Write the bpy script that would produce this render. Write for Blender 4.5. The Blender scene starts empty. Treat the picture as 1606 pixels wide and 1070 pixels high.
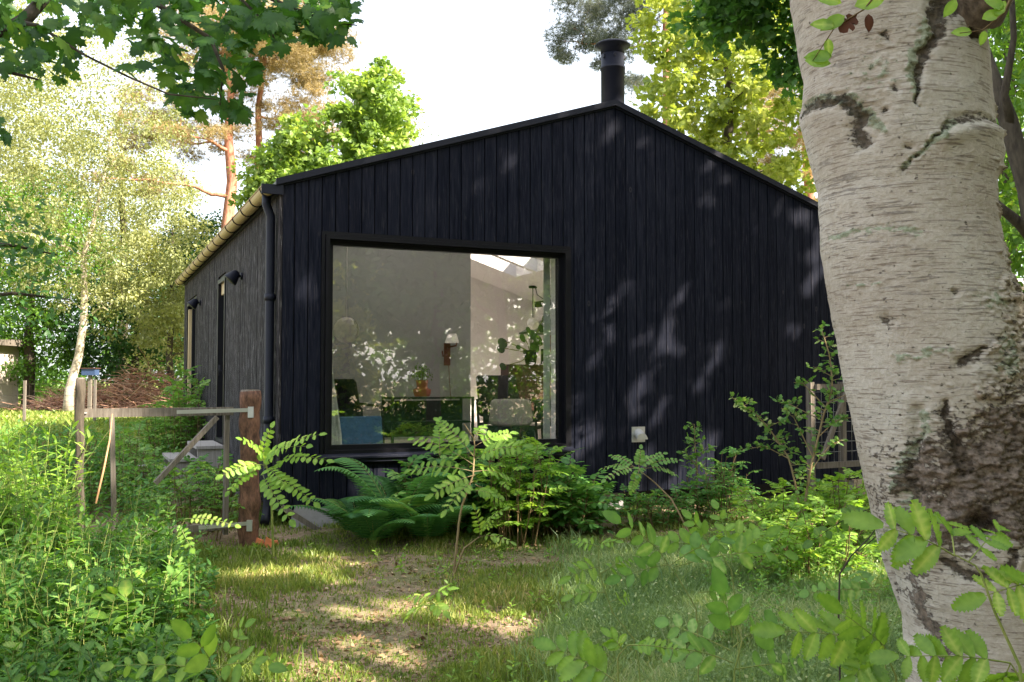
import bpy, math, random
import numpy as np
from mathutils import Vector, Matrix
R = math.radians
random.seed(7)
rng = np.random.default_rng(7)
scene = bpy.context.scene
col = scene.collection

# ------------------------------------------------------------------ camera, sky, sun, exposure
FPX, CXP, CYP, CAMH = 1495.0, 803.0, 535.0, 1.5
PITCH = math.atan(62 / FPX)
cam_d = bpy.data.cameras.new("camera")
cam_d.sensor_width = 36.0
cam_d.lens = FPX / 1606.0 * 36.0
cam_d.clip_start = 0.05
cam_d.clip_end = 2000
cam = bpy.data.objects.new("camera", cam_d)
cam.location = (0, 0, CAMH)
cam.rotation_euler = (R(90) + PITCH, 0, 0)
col.objects.link(cam)
scene.camera = cam

SUN_EL = R(37)
SUN_H = Vector((0.93, -0.37, 0)).normalized()          # horizontal direction towards the sun
SUN_DIR = Vector((SUN_H.x * math.cos(SUN_EL), SUN_H.y * math.cos(SUN_EL), math.sin(SUN_EL)))
world = bpy.data.worlds.new("World")
scene.world = world
world.use_nodes = True
wn = world.node_tree
bg = wn.nodes["Background"]
sky = wn.nodes.new("ShaderNodeTexSky")
sky.sky_type = 'NISHITA'
sky.sun_disc = False
sky.sun_elevation = SUN_EL
sky.sun_rotation = math.atan2(SUN_H.x, SUN_H.y)
sky.air_density = 1.0
sky.dust_density = 4.0
sky.ozone_density = 1.0
hz = wn.nodes.new("ShaderNodeMixRGB")                    # thin high cloud: a whitened sky
hz.blend_type = 'MIX'
hz.inputs[0].default_value = 0.5
hz.inputs[2].default_value = (6.6, 6.8, 7.1, 1)
wn.links.new(sky.outputs[0], hz.inputs[1])
wn.links.new(hz.outputs[0], bg.inputs[0])
bg.inputs[1].default_value = 0.10
sun_d = bpy.data.lights.new("sun", 'SUN')
sun_d.energy = 5.0
sun_d.angle = R(0.53)
sun_d.color = (1.0, 0.88, 0.73)
sun = bpy.data.objects.new("sun", sun_d)
sun.rotation_euler = SUN_DIR.to_track_quat('Z', 'Y').to_euler()
sun.location = (20, -10, 20)
col.objects.link(sun)
scene.view_settings.view_transform = 'Standard'
scene.view_settings.look = 'None'
scene.view_settings.exposure = 2.0
scene.view_settings.gamma = 1.0
scene.render.engine = 'CYCLES'
scene.cycles.max_bounces = 8
scene.cycles.diffuse_bounces = 4
scene.cycles.transparent_max_bounces = 12
scene.cycles.sample_clamp_indirect = 6.0
scene.cycles.use_denoising = True

# ------------------------------------------------------------------ helpers
def W(px, py, z):
    """world point seen at photo pixel (px,py) lying at distance Y=z"""
    a, b = (px - CXP) / FPX, (CYP - py) / FPX
    c, s = math.cos(PITCH), math.sin(PITCH)
    dy, dz = c - s * b, s + c * b
    k = z / dy
    return Vector((a * k, z, CAMH + dz * k))

_perm = np.random.default_rng(1).permutation(512).astype(np.int64)
_perm = np.concatenate([_perm % 256] * 3)
_val = np.random.default_rng(2).random(256) * 2 - 1
def vnoise(x, y, z=0.0):
    x, y, z = np.broadcast_arrays(np.asarray(x, float), np.asarray(y, float), np.asarray(z, float))
    xi, yi, zi = np.floor(x).astype(np.int64), np.floor(y).astype(np.int64), np.floor(z).astype(np.int64)
    xf, yf, zf = x - xi, y - yi, z - zi
    xf, yf, zf = [t * t * (3 - 2 * t) for t in (xf, yf, zf)]
    def h(a, b, c):
        return _val[_perm[(_perm[(_perm[(xi + a) & 255] + yi + b) & 255] + zi + c) & 255]]
    def L(a, b, t): return a + (b - a) * t
    return L(L(L(h(0,0,0), h(1,0,0), xf), L(h(0,1,0), h(1,1,0), xf), yf),
             L(L(h(0,0,1), h(1,0,1), xf), L(h(0,1,1), h(1,1,1), xf), yf), zf)
def fbm(x, y, z=0.0, o=4):
    s, a, f = 0, 0.5, 1.0
    for k in range(o):
        s = s + a * vnoise(np.asarray(x) * f + 17 * k, np.asarray(y) * f + 5 * k, np.asarray(z) * f)
        a *= 0.5; f *= 2.03
    return s

def sstep(a, b, x):
    t = np.clip((np.asarray(x, float) - a) / (b - a), 0, 1)
    return t * t * (3 - 2 * t)
def gh(x, y):
    """ground height"""
    x = np.asarray(x, float); y = np.asarray(y, float)
    rise = 0.62 * sstep(12.5, 23, y) * sstep(-3.5, -6.0, x)
    near = 1 - sstep(18, 30, np.hypot(x, y))
    return rise + near * (0.05 * vnoise(x * .5 + 3, y * .5) + 0.022 * vnoise(x * 2.3, y * 2.3 + 9) + 0.01 * vnoise(x * 7, y * 7))
def G(px, z, dz=0.0):
    x = (px - CXP) / FPX * z
    return Vector((x, z, float(gh(x, z)) + dz))

TOFF = {}
class MB:
    """collects triangles/quads, vectorised"""
    def __init__(s):
        s.v = []; s.f = []; s.r = []; s.n = 0
    def raw(s, verts, tris, rnd=0.5):
        verts = np.asarray(verts, float).reshape(-1, 3); tris = np.asarray(tris, np.int64).reshape(-1, 3)
        s.v.append(verts); s.f.append(tris + s.n)
        s.r.append(np.full(len(verts), rnd) if np.isscalar(rnd) else np.asarray(rnd, float)); s.n += len(verts)
    def inst(s, tv, tf, M, T, rnd):
        """template verts tv (n,3), tris tf (k,3), matrices M (m,3,3), translations T (m,3)"""
        m, n = len(T), len(tv)
        if m == 0: return
        V = np.einsum('mij,nj->mni', M, tv) + T[:, None, :]
        F = tf[None] + (np.arange(m) * n)[:, None, None]
        off = TOFF.get(id(tv))
        rr = np.repeat(rnd, n) if off is None else np.clip(np.asarray(rnd)[:, None] + off[None], 0, 1).ravel()
        s.raw(V.reshape(-1, 3), F.reshape(-1, 3), rr)
    def quad(s, a, b, c, d, rnd=0.5):
        s.raw([a, b, c, d], [[0, 1, 2], [0, 2, 3]], rnd)
    def poly(s, pts, rnd=0.5):
        n = len(pts); s.raw(pts, [[0, i, i + 1] for i in range(1, n - 1)], rnd)
    def hexa(s, p, rnd=0.5):
        """8 points: bottom 4 ccw, top 4 ccw"""
        q = [(0,3,2),(0,2,1),(4,5,6),(4,6,7),(0,1,5),(0,5,4),(1,2,6),(1,6,5),(2,3,7),(2,7,6),(3,0,4),(3,4,7)]
        for t in ([0,3,2,1],[4,5,6,7],[0,1,5,4],[1,2,6,5],[2,3,7,6],[3,0,4,7]):
            s.quad(*[p[i] for i in t], rnd=rnd)
    def box(s, x0, x1, y0, y1, z0, z1, rnd=0.5):
        s.hexa([(x0,y0,z0),(x1,y0,z0),(x1,y1,z0),(x0,y1,z0),(x0,y0,z1),(x1,y0,z1),(x1,y1,z1),(x0,y1,z1)], rnd)
    def beam(s, a, b, w, h, up=(0, 0, 1), rnd=0.5):
        a, b = Vector(a), Vector(b); d = (b - a).normalized(); up = Vector(up)
        sd = d.cross(up)
        if sd.length < 1e-3: sd = d.cross(Vector((1, 0, 0)))
        sd.normalize(); u = sd.cross(d)
        sd = sd * (w / 2); u = u * (h / 2)
        s.hexa([a - sd - u, a + sd - u, b + sd - u, b - sd - u, a - sd + u, a + sd + u, b + sd + u, b - sd + u], rnd)
    def prism(s, poly, y0, y1, rnd=0.5):
        """poly in (x,z), extruded along y; convex"""
        n = len(poly)
        s.poly([(x, y0, z) for x, z in poly], rnd); s.poly([(x, y1, z) for x, z in poly][::-1], rnd)
        for i in range(n):
            a, b = poly[i], poly[(i + 1) % n]
            s.quad((a[0], y0, a[1]), (a[0], y1, a[1]), (b[0], y1, b[1]), (b[0], y0, b[1]), rnd)
    def tube(s, pts, rad, sides=6, caps=True, rnd=0.5, wob=0.0):
        P = np.asarray([tuple(p) for p in pts], float); n = len(P)
        rad = np.full(n, rad) if np.isscalar(rad) else np.asarray(rad, float)
        T = np.gradient(P, axis=0); T /= np.linalg.norm(T, axis=1)[:, None] + 1e-9
        ref = np.array([0.31, 0.22, 0.92]) if abs(T[0][2]) < .8 else np.array([1.0, 0.1, 0])
        A = np.cross(T, ref); A /= np.linalg.norm(A, axis=1)[:, None] + 1e-9
        B = np.cross(T, A)
        th = np.arange(sides) / sides * 2 * np.pi
        rr = rad[:, None] * (1 + wob * vnoise(np.cos(th)[None] * 1.5 + P[:, :1] * 3, np.sin(th)[None] * 1.5 + P[:, 1:2] * 3, P[:, 2:3] * 3))
        V = P[:, None] + rr[..., None] * (np.cos(th)[None, :, None] * A[:, None] + np.sin(th)[None, :, None] * B[:, None])
        V = V.reshape(-1, 3)
        i = np.arange(n - 1)[:, None] * sides; j = np.arange(sides)[None]; k = (j + 1) % sides
        a, b, c, d = i + j, i + k, i + sides + k, i + sides + j
        F = np.concatenate([np.stack([a, b, c], -1).reshape(-1, 3), np.stack([a, c, d], -1).reshape(-1, 3)])
        if caps:
            V = np.concatenate([V, P[:1], P[-1:]]); c0, c1 = n * sides, n * sides + 1
            jj = np.arange(sides); kk = (jj + 1) % sides
            F = np.concatenate([F, np.stack([kk, jj, np.full(sides, c0)], -1), np.stack([jj + (n-1)*sides, kk + (n-1)*sides, np.full(sides, c1)], -1)])
        s.raw(V, F, rnd)
    def lathe(s, prof, c=(0, 0, 0), sides=24, rnd=0.5):
        """profile [(r,z)...] about z at c"""
        th = np.arange(sides) / sides * 2 * np.pi; n = len(prof)
        V = np.array([[(c[0] + r * math.cos(t), c[1] + r * math.sin(t), c[2] + z) for t in th] for r, z in prof]).reshape(-1, 3)
        F = []
        for i in range(n - 1):
            for j in range(sides):
                k = (j + 1) % sides
                F += [(i*sides+j, i*sides+k, (i+1)*sides+k), (i*sides+j, (i+1)*sides+k, (i+1)*sides+j)]
        s.raw(V, F, rnd)
    def build(s, name, mat, parent=None, smooth=False, bevel=0.0, xf=None):
        V = np.concatenate(s.v); F = np.concatenate(s.f); Rn = np.concatenate(s.r)
        me = bpy.data.meshes.new(name)
        me.vertices.add(len(V)); me.vertices.foreach_set('co', V.astype(np.float32).ravel())
        me.loops.add(F.size); me.loops.foreach_set('vertex_index', F.astype(np.int32).ravel())
        me.polygons.add(len(F)); me.polygons.foreach_set('loop_start', (np.arange(len(F)) * 3).astype(np.int32))
        me.polygons.foreach_set('loop_total', np.full(len(F), 3, np.int32))
        if smooth: me.polygons.foreach_set('use_smooth', np.ones(len(F), bool))
        me.update(calc_edges=True)
        at = me.attributes.new('rnd', 'FLOAT', 'POINT'); at.data.foreach_set('value', Rn.astype(np.float32))
        me.materials.append(mat)
        o = bpy.data.objects.new(name, me); col.objects.link(o)
        if parent is not None: o.parent = parent
        return o

def tag(o, label=None, cat=None, group=None, kind=None):
    if label: o['label'] = label
    if cat: o['category'] = cat
    if group: o['group'] = group
    if kind: o['kind'] = kind
    return o
def empty(name, label, cat, loc=(0, 0, 0), rz=0.0, group=None):
    o = bpy.data.objects.new(name, None); col.objects.link(o)
    o.empty_display_size = 0.2
    o.location = loc; o.rotation_euler = (0, 0, rz)
    return tag(o, label, cat, group)
def frames(D, N):
    """columns side,dir,normal from direction D and approx normal N arrays (m,3)"""
    D = D / (np.linalg.norm(D, axis=1)[:, None] + 1e-9)
    S = np.cross(D, N); S /= np.linalg.norm(S, axis=1)[:, None] + 1e-9
    N2 = np.cross(S, D)
    return np.stack([S, D, N2], axis=2)

# ------------------------------------------------------------------ materials
def newmat(name):
    m = bpy.data.materials.new(name); m.use_nodes = True
    nt = m.node_tree; nt.nodes.clear()
    return m, nt, nt.nodes, nt.links
def out(nt, sh):
    o = nt.nodes.new("ShaderNodeOutputMaterial"); nt.links.new(sh, o.inputs[0])
def ramp(nt, src, stops):
    r = nt.nodes.new("ShaderNodeValToRGB")
    while len(r.color_ramp.elements) < len(stops): r.color_ramp.elements.new(0.5)
    for e, (p, c) in zip(r.color_ramp.elements, stops):
        e.position = p; e.color = (*c, 1) if len(c) == 3 else c
    nt.links.new(src, r.inputs[0]); return r.outputs[0]
def noise(nt, scale, detail=4, vec=None, rough=0.55, dist=0.0):
    n = nt.nodes.new("ShaderNodeTexNoise"); n.inputs['Scale'].default_value = scale
    n.inputs['Detail'].default_value = detail; n.inputs['Roughness'].default_value = rough
    n.inputs['Distortion'].default_value = dist
    if vec is not None: nt.links.new(vec, n.inputs['Vector'])
    return n.outputs[0]
def objco(nt, scale=(1, 1, 1), rot=(0, 0, 0)):
    t = nt.nodes.new("ShaderNodeTexCoord"); mp = nt.nodes.new("ShaderNodeMapping")
    mp.inputs['Scale'].default_value = scale; mp.inputs['Rotation'].default_value = rot
    nt.links.new(t.outputs['Object'], mp.inputs[0]); return mp.outputs[0]
def attr(nt, name='rnd'):
    a = nt.nodes.new("ShaderNodeAttribute"); a.attribute_name = name; return a.outputs['Fac']
def mixc(nt, fac, a, b, mode='MIX'):
    m = nt.nodes.new("ShaderNodeMixRGB"); m.blend_type = mode
    for i, x in ((0, fac), (1, a), (2, b)):
        if isinstance(x, (int, float)): m.inputs[i].default_value = x
        elif isinstance(x, tuple): m.inputs[i].default_value = (*x, 1)
        else: nt.links.new(x, m.inputs[i])
    return m.outputs[0]
def math_(nt, op, a, b=0.0):
    m = nt.nodes.new("ShaderNodeMath"); m.operation = op
    for i, x in ((0, a), (1, b)):
        if isinstance(x, (int, float)): m.inputs[i].default_value = x
        else: nt.links.new(x, m.inputs[i])
    return m.outputs[0]
def bsdf(nt, colr, rough=0.6, metal=0.0, spec=0.5, bump=None, bstr=0.3, bdist=0.01):
    p = nt.nodes.new("ShaderNodeBsdfPrincipled")
    if isinstance(colr, tuple): p.inputs['Base Color'].default_value = (*colr, 1)
    else: nt.links.new(colr, p.inputs['Base Color'])
    if isinstance(rough, (int, float)): p.inputs['Roughness'].default_value = rough
    else: nt.links.new(rough, p.inputs['Roughness'])
    p.inputs['Metallic'].default_value = metal
    p.inputs['Specular IOR Level'].default_value = spec
    if bump is not None:
        b = nt.nodes.new("ShaderNodeBump"); b.inputs['Strength'].default_value = bstr; b.inputs['Distance'].default_value = bdist
        nt.links.new(bump, b.inputs['Height']); nt.links.new(b.outputs[0], p.inputs['Normal'])
    return p.outputs[0]
def plain(name, c, rough=0.6, metal=0.0, spec=0.5, var=0.15, scale=8.0, bstr=0.1):
    m, nt, N, L = newmat(name)
    n = noise(nt, scale, 5, objco(nt))
    c2 = mixc(nt, n, tuple(x * (1 - var) for x in c), tuple(min(1, x * (1 + var)) for x in c))
    out(nt, bsdf(nt, c2, rough, metal, spec, n, bstr)); return m
def leafmat(name, c0, c1, c2=None, trans=0.42, gloss=0.10, rough=0.45):
    """c0..c1 random per leaf, translucent"""
    m, nt, N, L = newmat(name)
    a = attr(nt)
    stops = [(0.0, c0), (0.85, c1)] + ([(1.0, c2)] if c2 else [])
    c = ramp(nt, a, stops)
    nz = noise(nt, 22.0, 4, objco(nt))
    c = mixc(nt, 1.0, c, ramp(nt, nz, [(0.3, (.72, .75, .72)), (0.7, (1.12, 1.1, 1.0))]), 'MULTIPLY')
    d = N.new("ShaderNodeBsdfDiffuse"); L.new(c, d.inputs[0])
    t = N.new("ShaderNodeBsdfTranslucent"); L.new(mixc(nt, 1.0, c, (1.55, 1.5, 0.75), 'MULTIPLY'), t.inputs[0])
    mx = N.new("ShaderNodeMixShader"); mx.inputs[0].default_value = trans
    L.new(d.outputs[0], mx.inputs[1]); L.new(t.outputs[0], mx.inputs[2])
    g = N.new("ShaderNodeBsdfGlossy"); g.inputs['Roughness'].default_value = rough; g.inputs[0].default_value = (.9, .95, 1, 1)
    mx2 = N.new("ShaderNodeMixShader"); mx2.inputs[0].default_value = gloss * 0.22
    L.new(mx.outputs[0], mx2.inputs[1]); L.new(g.outputs[0], mx2.inputs[2])
    out(nt, mx2.outputs[0]); return m
def barkmat(name, c0, c1, scale=6.0, stretch=0.25, bstr=0.6):
    m, nt, N, L = newmat(name)
    v = objco(nt, (1, 1, stretch))
    n = noise(nt, scale, 8, v, 0.65); n2 = noise(nt, scale * 4, 4, v)
    c = mixc(nt, 0.35, ramp(nt, n, [(0.35, c0), (0.65, c1)]), ramp(nt, n2, [(0.3, c0), (0.7, c1)]))
    out(nt, bsdf(nt, c, 0.9, 0, 0.2, n, bstr, 0.02)); return m

M = {}
def board_mat(name, c0, c1, fleck, fleck_amt, rough, weather=0.0):
    m, nt, N, L = newmat(name)
    t = objco(nt)
    grain = noise(nt, 3.0, 6, objco(nt, (18, 18, 0.9)), 0.6, 0.6)
    fine = noise(nt, 10.0, 4, objco(nt, (14, 14, 0.5)), 0.6)
    knots = N.new("ShaderNodeTexVoronoi"); knots.inputs['Scale'].default_value = 2.2
    L.new(objco(nt, (1.6, 1.6, 0.9)), knots.inputs['Vector'])
    kn = ramp(nt, knots.outputs['Distance'], [(0.02, (0, 0, 0)), (0.045, (1, 1, 1)), (0.085, (0, 0, 0))])
    c = ramp(nt, grain, [(0.3, c0), (0.75, c1)])
    c = mixc(nt, 1.0, c, ramp(nt, attr(nt), [(0, (.8, .82, .86)), (1, (1.22, 1.2, 1.18))]), 'MULTIPLY')
    c = mixc(nt, math_(nt, 'MULTIPLY', ramp(nt, fine, [(0.57, (0, 0, 0)), (0.68, (1, 1, 1))]), fleck_amt), c, fleck)
    c = mixc(nt, math_(nt, 'MULTIPLY', kn, 0.55), c, tuple(x * .45 for x in fleck))  # knots as pale rings, their glint put into the colour
    bm = math_(nt, 'ADD', math_(nt, 'MULTIPLY', grain, 0.7), math_(nt, 'MULTIPLY', kn, 0.5))
    rg = ramp(nt, fine, [(0.3, (rough - .1,) * 3), (0.7, (rough + .1,) * 3)])
    out(nt, bsdf(nt, c, rg, 0, 0.04, bm, 0.4, 0.006)); return m
M['board'] = board_mat('black_stained_boards', (.0022, .0038, .0092), (.0195, .0215, .0330), (.13, .12, .13), 0.2, 0.55)  # blue of open-sky shade put into the boards' colour
M['board_side'] = board_mat('weathered_black_boards', (.008, .008, .010), (.046, .043, .046), (.30, .29, .30), 1.1, 0.7)
M['black_paint'] = plain('black_frame_paint', (.006, .006, .009), 0.42, 0, 0.22, 0.3)
M['black_metal'] = plain('black_metal', (.010, .012, .022), 0.52, 0.1, 0.25, 0.25)
M['roof'] = plain('roof_sheet', (.03, .032, .04), 0.45, 0.2, 0.5, 0.3)
M['gutter'] = plain('gutter_alloy', (.46, .36, .20), 0.5, 0.15, 0.5, 0.2, 3.0)  # warm light bounced off the ground put into the tan
M['white_wall'] = plain('white_plaster', (.93, .91, .91), 0.9, 0, 0.2, 0.03)
M['grey_wall'] = plain('grey_plaster', (.36, .38, .38), 0.9, 0, 0.2, 0.04)
M['floor'] = plain('pale_wood_floor', (.56, .51, .45), 0.35, 0, 0.5, 0.15)
M['concrete'] = plain('concrete', (.27, .26, .26), 0.9, 0, 0.2, 0.3, 12.0, 0.5)
M['grey_wood'] = board_mat('grey_weathered_wood', (.10, .085, .07), (.24, .21, .175), (.36, .33, .29), 0.4, 0.85)
M['pale_wood'] = board_mat('pale_weathered_wood', (.28, .26, .24), (.46, .43, .39), (.5, .48, .45), 0.3, 0.85)
M['galv'] = plain('galvanised_steel', (.50, .50, .48), 0.45, 0.55, 0.5, 0.2)
M['dark_timber'] = board_mat('dark_brown_cabinet', (.050, .026, .022), (.10, .054, .046), (.1, .06, .05), 0.1, 0.45)
M['black_fabric'] = plain('black_fabric', (.015, .018, .022), 0.85, 0, 0.2, 0.4, 40)
M['blue_fabric'] = plain('blue_fabric', (.06, .16, .34), 0.8, 0, 0.2, 0.35, 14)
M['green_fabric'] = plain('dark_green_fabric', (.012, .04, .03), 0.8, 0, 0.2, 0.3, 20)
M['grey_fabric'] = plain('grey_wool', (.42, .42, .38), 0.95, 0, 0.1, 0.25, 30)
M['sheer'] = plain('white_curtain', (.72, .76, .72), 0.9, 0, 0.1, 0.08)
M['terracotta'] = plain('terracotta', (.42, .13, .07), 0.8, 0, 0.2, 0.2)
M['white_shade'] = plain('white_lamp_shade', (.93, .92, .90), 0.5, 0, 0.4, 0.05)
M['red_lacquer'] = plain('dark_red_lamp', (.16, .03, .025), 0.5, 0, 0.4, 0.3)
M['stone'] = plain('orange_brick', (.62, .20, .09), 0.85, 0, 0.2, 0.35, 14, 0.6)
M['bark_pine'] = barkmat('pine_bark', (.20, .085, .055), (.62, .29, .19), 5, 0.35)
M['bark_dark'] = barkmat('dark_bark', (.035, .028, .022), (.12, .10, .075), 9, 0.25)
M['limb_bark'] = barkmat('birch_limb_bark', (.04, .032, .025), (.34, .29, .24), 14, .5, 1.0)
M['bark_birch_far'] = barkmat('pale_birch_bark', (.24, .19, .14), (.66, .56, .46), 4, 2.2, .2)
M['bark_post'] = barkmat('red_brown_post_bark', (.05, .03, .022), (.25, .13, .085), 14, 0.35, 1.0)
M['twig'] = barkmat('twig_bark', (.09, .06, .03), (.26, .18, .09), 20, 0.3)
M['green_stem'] = barkmat('green_stem', (.16, .24, .05), (.34, .36, .12), 20, 0.3, .1)
M['cane'] = barkmat('dry_cane', (.30, .15, .08), (.50, .31, .17), 10, 0.3, .2)
M['straw'] = barkmat('sapling_bark', (.18, .12, .06), (.42, .32, .18), 10, 0.3, .2)
M['brush'] = leafmat('dry_brushwood', (.26, .12, .09), (.62, .36, .28), (.72, .5, .4), 0.0, 0.05)
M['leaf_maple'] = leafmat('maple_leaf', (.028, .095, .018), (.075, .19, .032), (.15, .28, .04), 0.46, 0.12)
M['leaf_maple_sun'] = leafmat('maple_leaf_sunny', (.11, .21, .04), (.26, .38, .08), (.42, .50, .14), 0.42, 0.12)  # lighter copy of the maple leaf, sunlight put into the colour
M['leaf_yellow'] = leafmat('yellow_green_leaf', (.16, .24, .04), (.40, .46, .11), (.55, .58, .20), 0.45, 0.12)
M['leaf_birch'] = leafmat('birch_leaf', (.15, .18, .07), (.36, .38, .18), (.52, .48, .32), 0.38, 0.12)
M['leaf_mid'] = leafmat('mid_green_leaf', (.05, .13, .02), (.15, .29, .04), (.26, .36, .06), 0.42, 0.10)
M['leaf_dark'] = leafmat('dark_green_leaf', (.025, .075, .025), (.065, .15, .045), (.10, .19, .05), 0.38, 0.12)
M['needle'] = leafmat('pine_needles', (.20, .16, .09), (.48, .38, .22), (.60, .44, .28), 0.30, 0.05)
M['needle_blue'] = leafmat('pine_needles_blue', (.06, .08, .09), (.16, .18, .19), (.26, .24, .2), 0.30, 0.05)
M['leaf_bright'] = leafmat('fresh_leaflet', (.14, .30, .035), (.30, .48, .08), (.50, .62, .17), 0.48, 0.10)
M['leaf_fresh'] = leafmat('deep_green_leaflet', (.10, .25, .045), (.22, .40, .09), (.40, .54, .18), 0.46, 0.10)  # slightly deeper green than the fresh leaflet
M['fern'] = leafmat('fern_green', (.045, .15, .05), (.13, .31, .10), (.26, .42, .12), 0.42, 0.10)
M['bush'] = leafmat('bush_leaf', (.045, .14, .035), (.14, .32, .07), (.34, .50, .14), 0.42, 0.10)
M['grass'] = leafmat('grass_blade', (.10, .18, .03), (.30, .36, .09), (.58, .48, .24), 0.35, 0.08)
M['grass_pale'] = leafmat('pale_wispy_grass', (.12, .22, .08), (.34, .44, .20), (.60, .60, .38), 0.35, 0.08)
M['litter'] = leafmat('leaf_litter', (.13, .08, .05), (.36, .24, .15), (.56, .43, .31), 0.10, 0.05)
M['hawthorn'] = leafmat('hawthorn_leaf', (.09, .22, .05), (.22, .38, .10), (.46, .50, .24), 0.42, 0.12)
M['undergrowth'] = leafmat('undergrowth_leaf', (.025, .10, .022), (.13, .28, .045), (.38, .48, .11), 0.44, 0.10)
M['dead_leaf'] = leafmat('dead_leaf', (.07, .03, .02), (.13, .05, .035), None, 0.15, 0.05)

# glass: see-through pane with a facing-dependent reflection
def glassmat(name, r0, tint=(.975, .97, .968)):
    m, nt, N, L = newmat(name)
    lw = N.new("ShaderNodeLayerWeight"); lw.inputs[0].default_value = 0.5
    f = math_(nt, 'ADD', math_(nt, 'MULTIPLY', math_(nt, 'POWER', lw.outputs['Facing'], 4.0), 0.9), r0)
    t = N.new("ShaderNodeBsdfTransparent"); t.inputs[0].default_value = (*tint, 1)
    g = N.new("ShaderNodeBsdfGlossy"); g.inputs['Roughness'].default_value = 0.0
    b = N.new("ShaderNodeBump"); b.inputs['Strength'].default_value = 0.25; b.inputs['Distance'].default_value = 0.004
    L.new(noise(nt, 1.4, 1, objco(nt)), b.inputs['Height']); L.new(b.outputs[0], g.inputs['Normal'])
    mx = N.new("ShaderNodeMixShader"); L.new(f, mx.inputs[0]); L.new(t.outputs[0], mx.inputs[1]); L.new(g.outputs[0], mx.inputs[2])
    out(nt, mx.outputs[0]); return m
M['glass'] = glassmat('window_glass', 0.19)
M['roof_glass'] = glassmat('skylight_glass', 0.03)
m_, nt_, N_0, L_0 = newmat('skylight_diffuser'); tr_ = N_0.new("ShaderNodeBsdfTranslucent"); tr_.inputs[0].default_value = (.9, .88, .86, 1); out(nt_, tr_.outputs[0]); M['roof_diffuser'] = m_  # added diffusing pane, spreads the sun over the front room

# ground
def ground_mat():
    m, nt, N, L = newmat('forest_ground')
    o = objco(nt)
    n1 = noise(nt, 0.9, 6, o, 0.6); n2 = noise(nt, 7.0, 6, o, 0.7); n3 = noise(nt, 45.0, 4, o, 0.7)
    dirt = ramp(nt, n2, [(0.3, (.12, .08, .055)), (0.55, (.29, .20, .14)), (0.8, (.46, .35, .26))])
    green = ramp(nt, n3, [(0.3, (.05, .075, .02)), (0.7, (.15, .18, .05))])
    c = mixc(nt, ramp(nt, n1, [(0.40, (0, 0, 0)), (0.60, (.75, .75, .75))]), dirt, green)
    c = mixc(nt, math_(nt, 'MULTIPLY', ramp(nt, n3, [(0.45, (0, 0, 0)), (0.6, (1, 1, 1))]), 0.45), c, (.34, .26, .18))
    # mown lawn further back on the left
    sp = N.new("ShaderNodeSeparateXYZ"); L.new(o, sp.inputs[0])
    far = ramp(nt, math_(nt, 'MULTIPLY', sp.outputs[1], 0.01), [(0.17, (0, 0, 0)), (0.20, (1, 1, 1))])
    lawn = ramp(nt, n2, [(0.3, (.16, .22, .04)), (0.7, (.34, .38, .10))])
    c = mixc(nt, far, c, lawn)
    out(nt, bsdf(nt, c, 0.95, 0, 0.1, n2, 0.8, 0.03)); return m
M['ground'] = ground_mat()

# ------------------------------------------------------------------ ground sheet
def axis(parts):
    a = []
    for x0, x1, n in parts: a += list(np.linspace(x0, x1, n, endpoint=False))
    return np.array(a + [parts[-1][1]])
gx = axis([(-900, -60, 12), (-60, -12, 40), (-12, 12, 200), (12, 60, 40), (60, 900, 12)])
gy = axis([(-900, -30, 12), (-30, 0, 30), (0, 14, 160), (14, 60, 90), (60, 900, 14)])
X, Y = np.meshgrid(gx, gy)
Z = gh(X, Y)
b = MB()
nx, ny = len(gx), len(gy)
ii = (np.arange(ny - 1)[:, None] * nx + np.arange(nx - 1)[None]).ravel()
b.raw(np.stack([X, Y, Z], -1).reshape(-1, 3), np.concatenate([np.stack([ii, ii + 1, ii + nx + 1], -1), np.stack([ii, ii + nx + 1, ii + nx], -1)]))
gr = b.build('ground', M['ground'], smooth=True); tag(gr, kind='structure')

# ------------------------------------------------------------------ the house  (local x = along the gable, y = back along the side wall)
CX0, CY0, HANG = -2.33, 9.6, R(24.1)
HW, RID, HL, FLOOR = 7.72, 3.86, 10.1, 0.62
GX, GS = Vector((math.cos(HANG), math.sin(HANG), 0)), Vector((-math.sin(HANG), math.cos(HANG), 0))
def roofz(u): return 4.80 - 0.325 * abs(u - RID)
def H(u, v, z): return Vector((CX0, CY0, 0)) + GX * u + GS * v + Vector((0, 0, z))
house = empty('house', 'low black timber clad house with a shallow gable roof and one big front window', 'house', (CX0, CY0, 0), HANG)
WU0, WU1, WZ0, WZ1 = 0.485, 3.19, 0.79, 2.95
BW, BOFF, CLB = 0.1392, 0.123, 0.20
# gable boards
b = MB()
us = [0.0] + [BOFF + i * BW for i in range(0, 60) if BOFF + i * BW < HW - .02] + [HW]
gap = 0.0055
for i in range(len(us) - 1):
    a, c = us[i] + gap, us[i + 1] - gap
    rv = random.random()
    dy = random.uniform(-.0015, .0015)
    segs = [(a, c)]
    for e in (WU0 - .09, WU1 + .09):
        segs = [t for s_ in segs for t in (((s_[0], e), (e, s_[1])) if s_[0] < e < s_[1] else (s_,))]
    for (s0, s1) in segs:
        mid = (s0 + s1) / 2
        def top(u): return roofz(u) - 0.05
        rngs = [(CLB, None)]
        if WU0 - .09 < mid < WU1 + .09: rngs = [(CLB, WZ0 - .16), (WZ1 + .09, None)]
        for z0, z1 in rngs:
            cuts = [s0] + ([RID] if s0 < RID < s1 else []) + [s1]
            for k in range(len(cuts) - 1):
                p, q = cuts[k], cuts[k + 1]
                zp, zq = (z1, z1) if z1 else (top(p), top(q))
                b.prism([(p, z0), (q, z0), (q, zq), (p, zp)], -0.024 + dy, 0.0, rv)
b.build('gable_cladding', M['board'], house)
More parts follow.
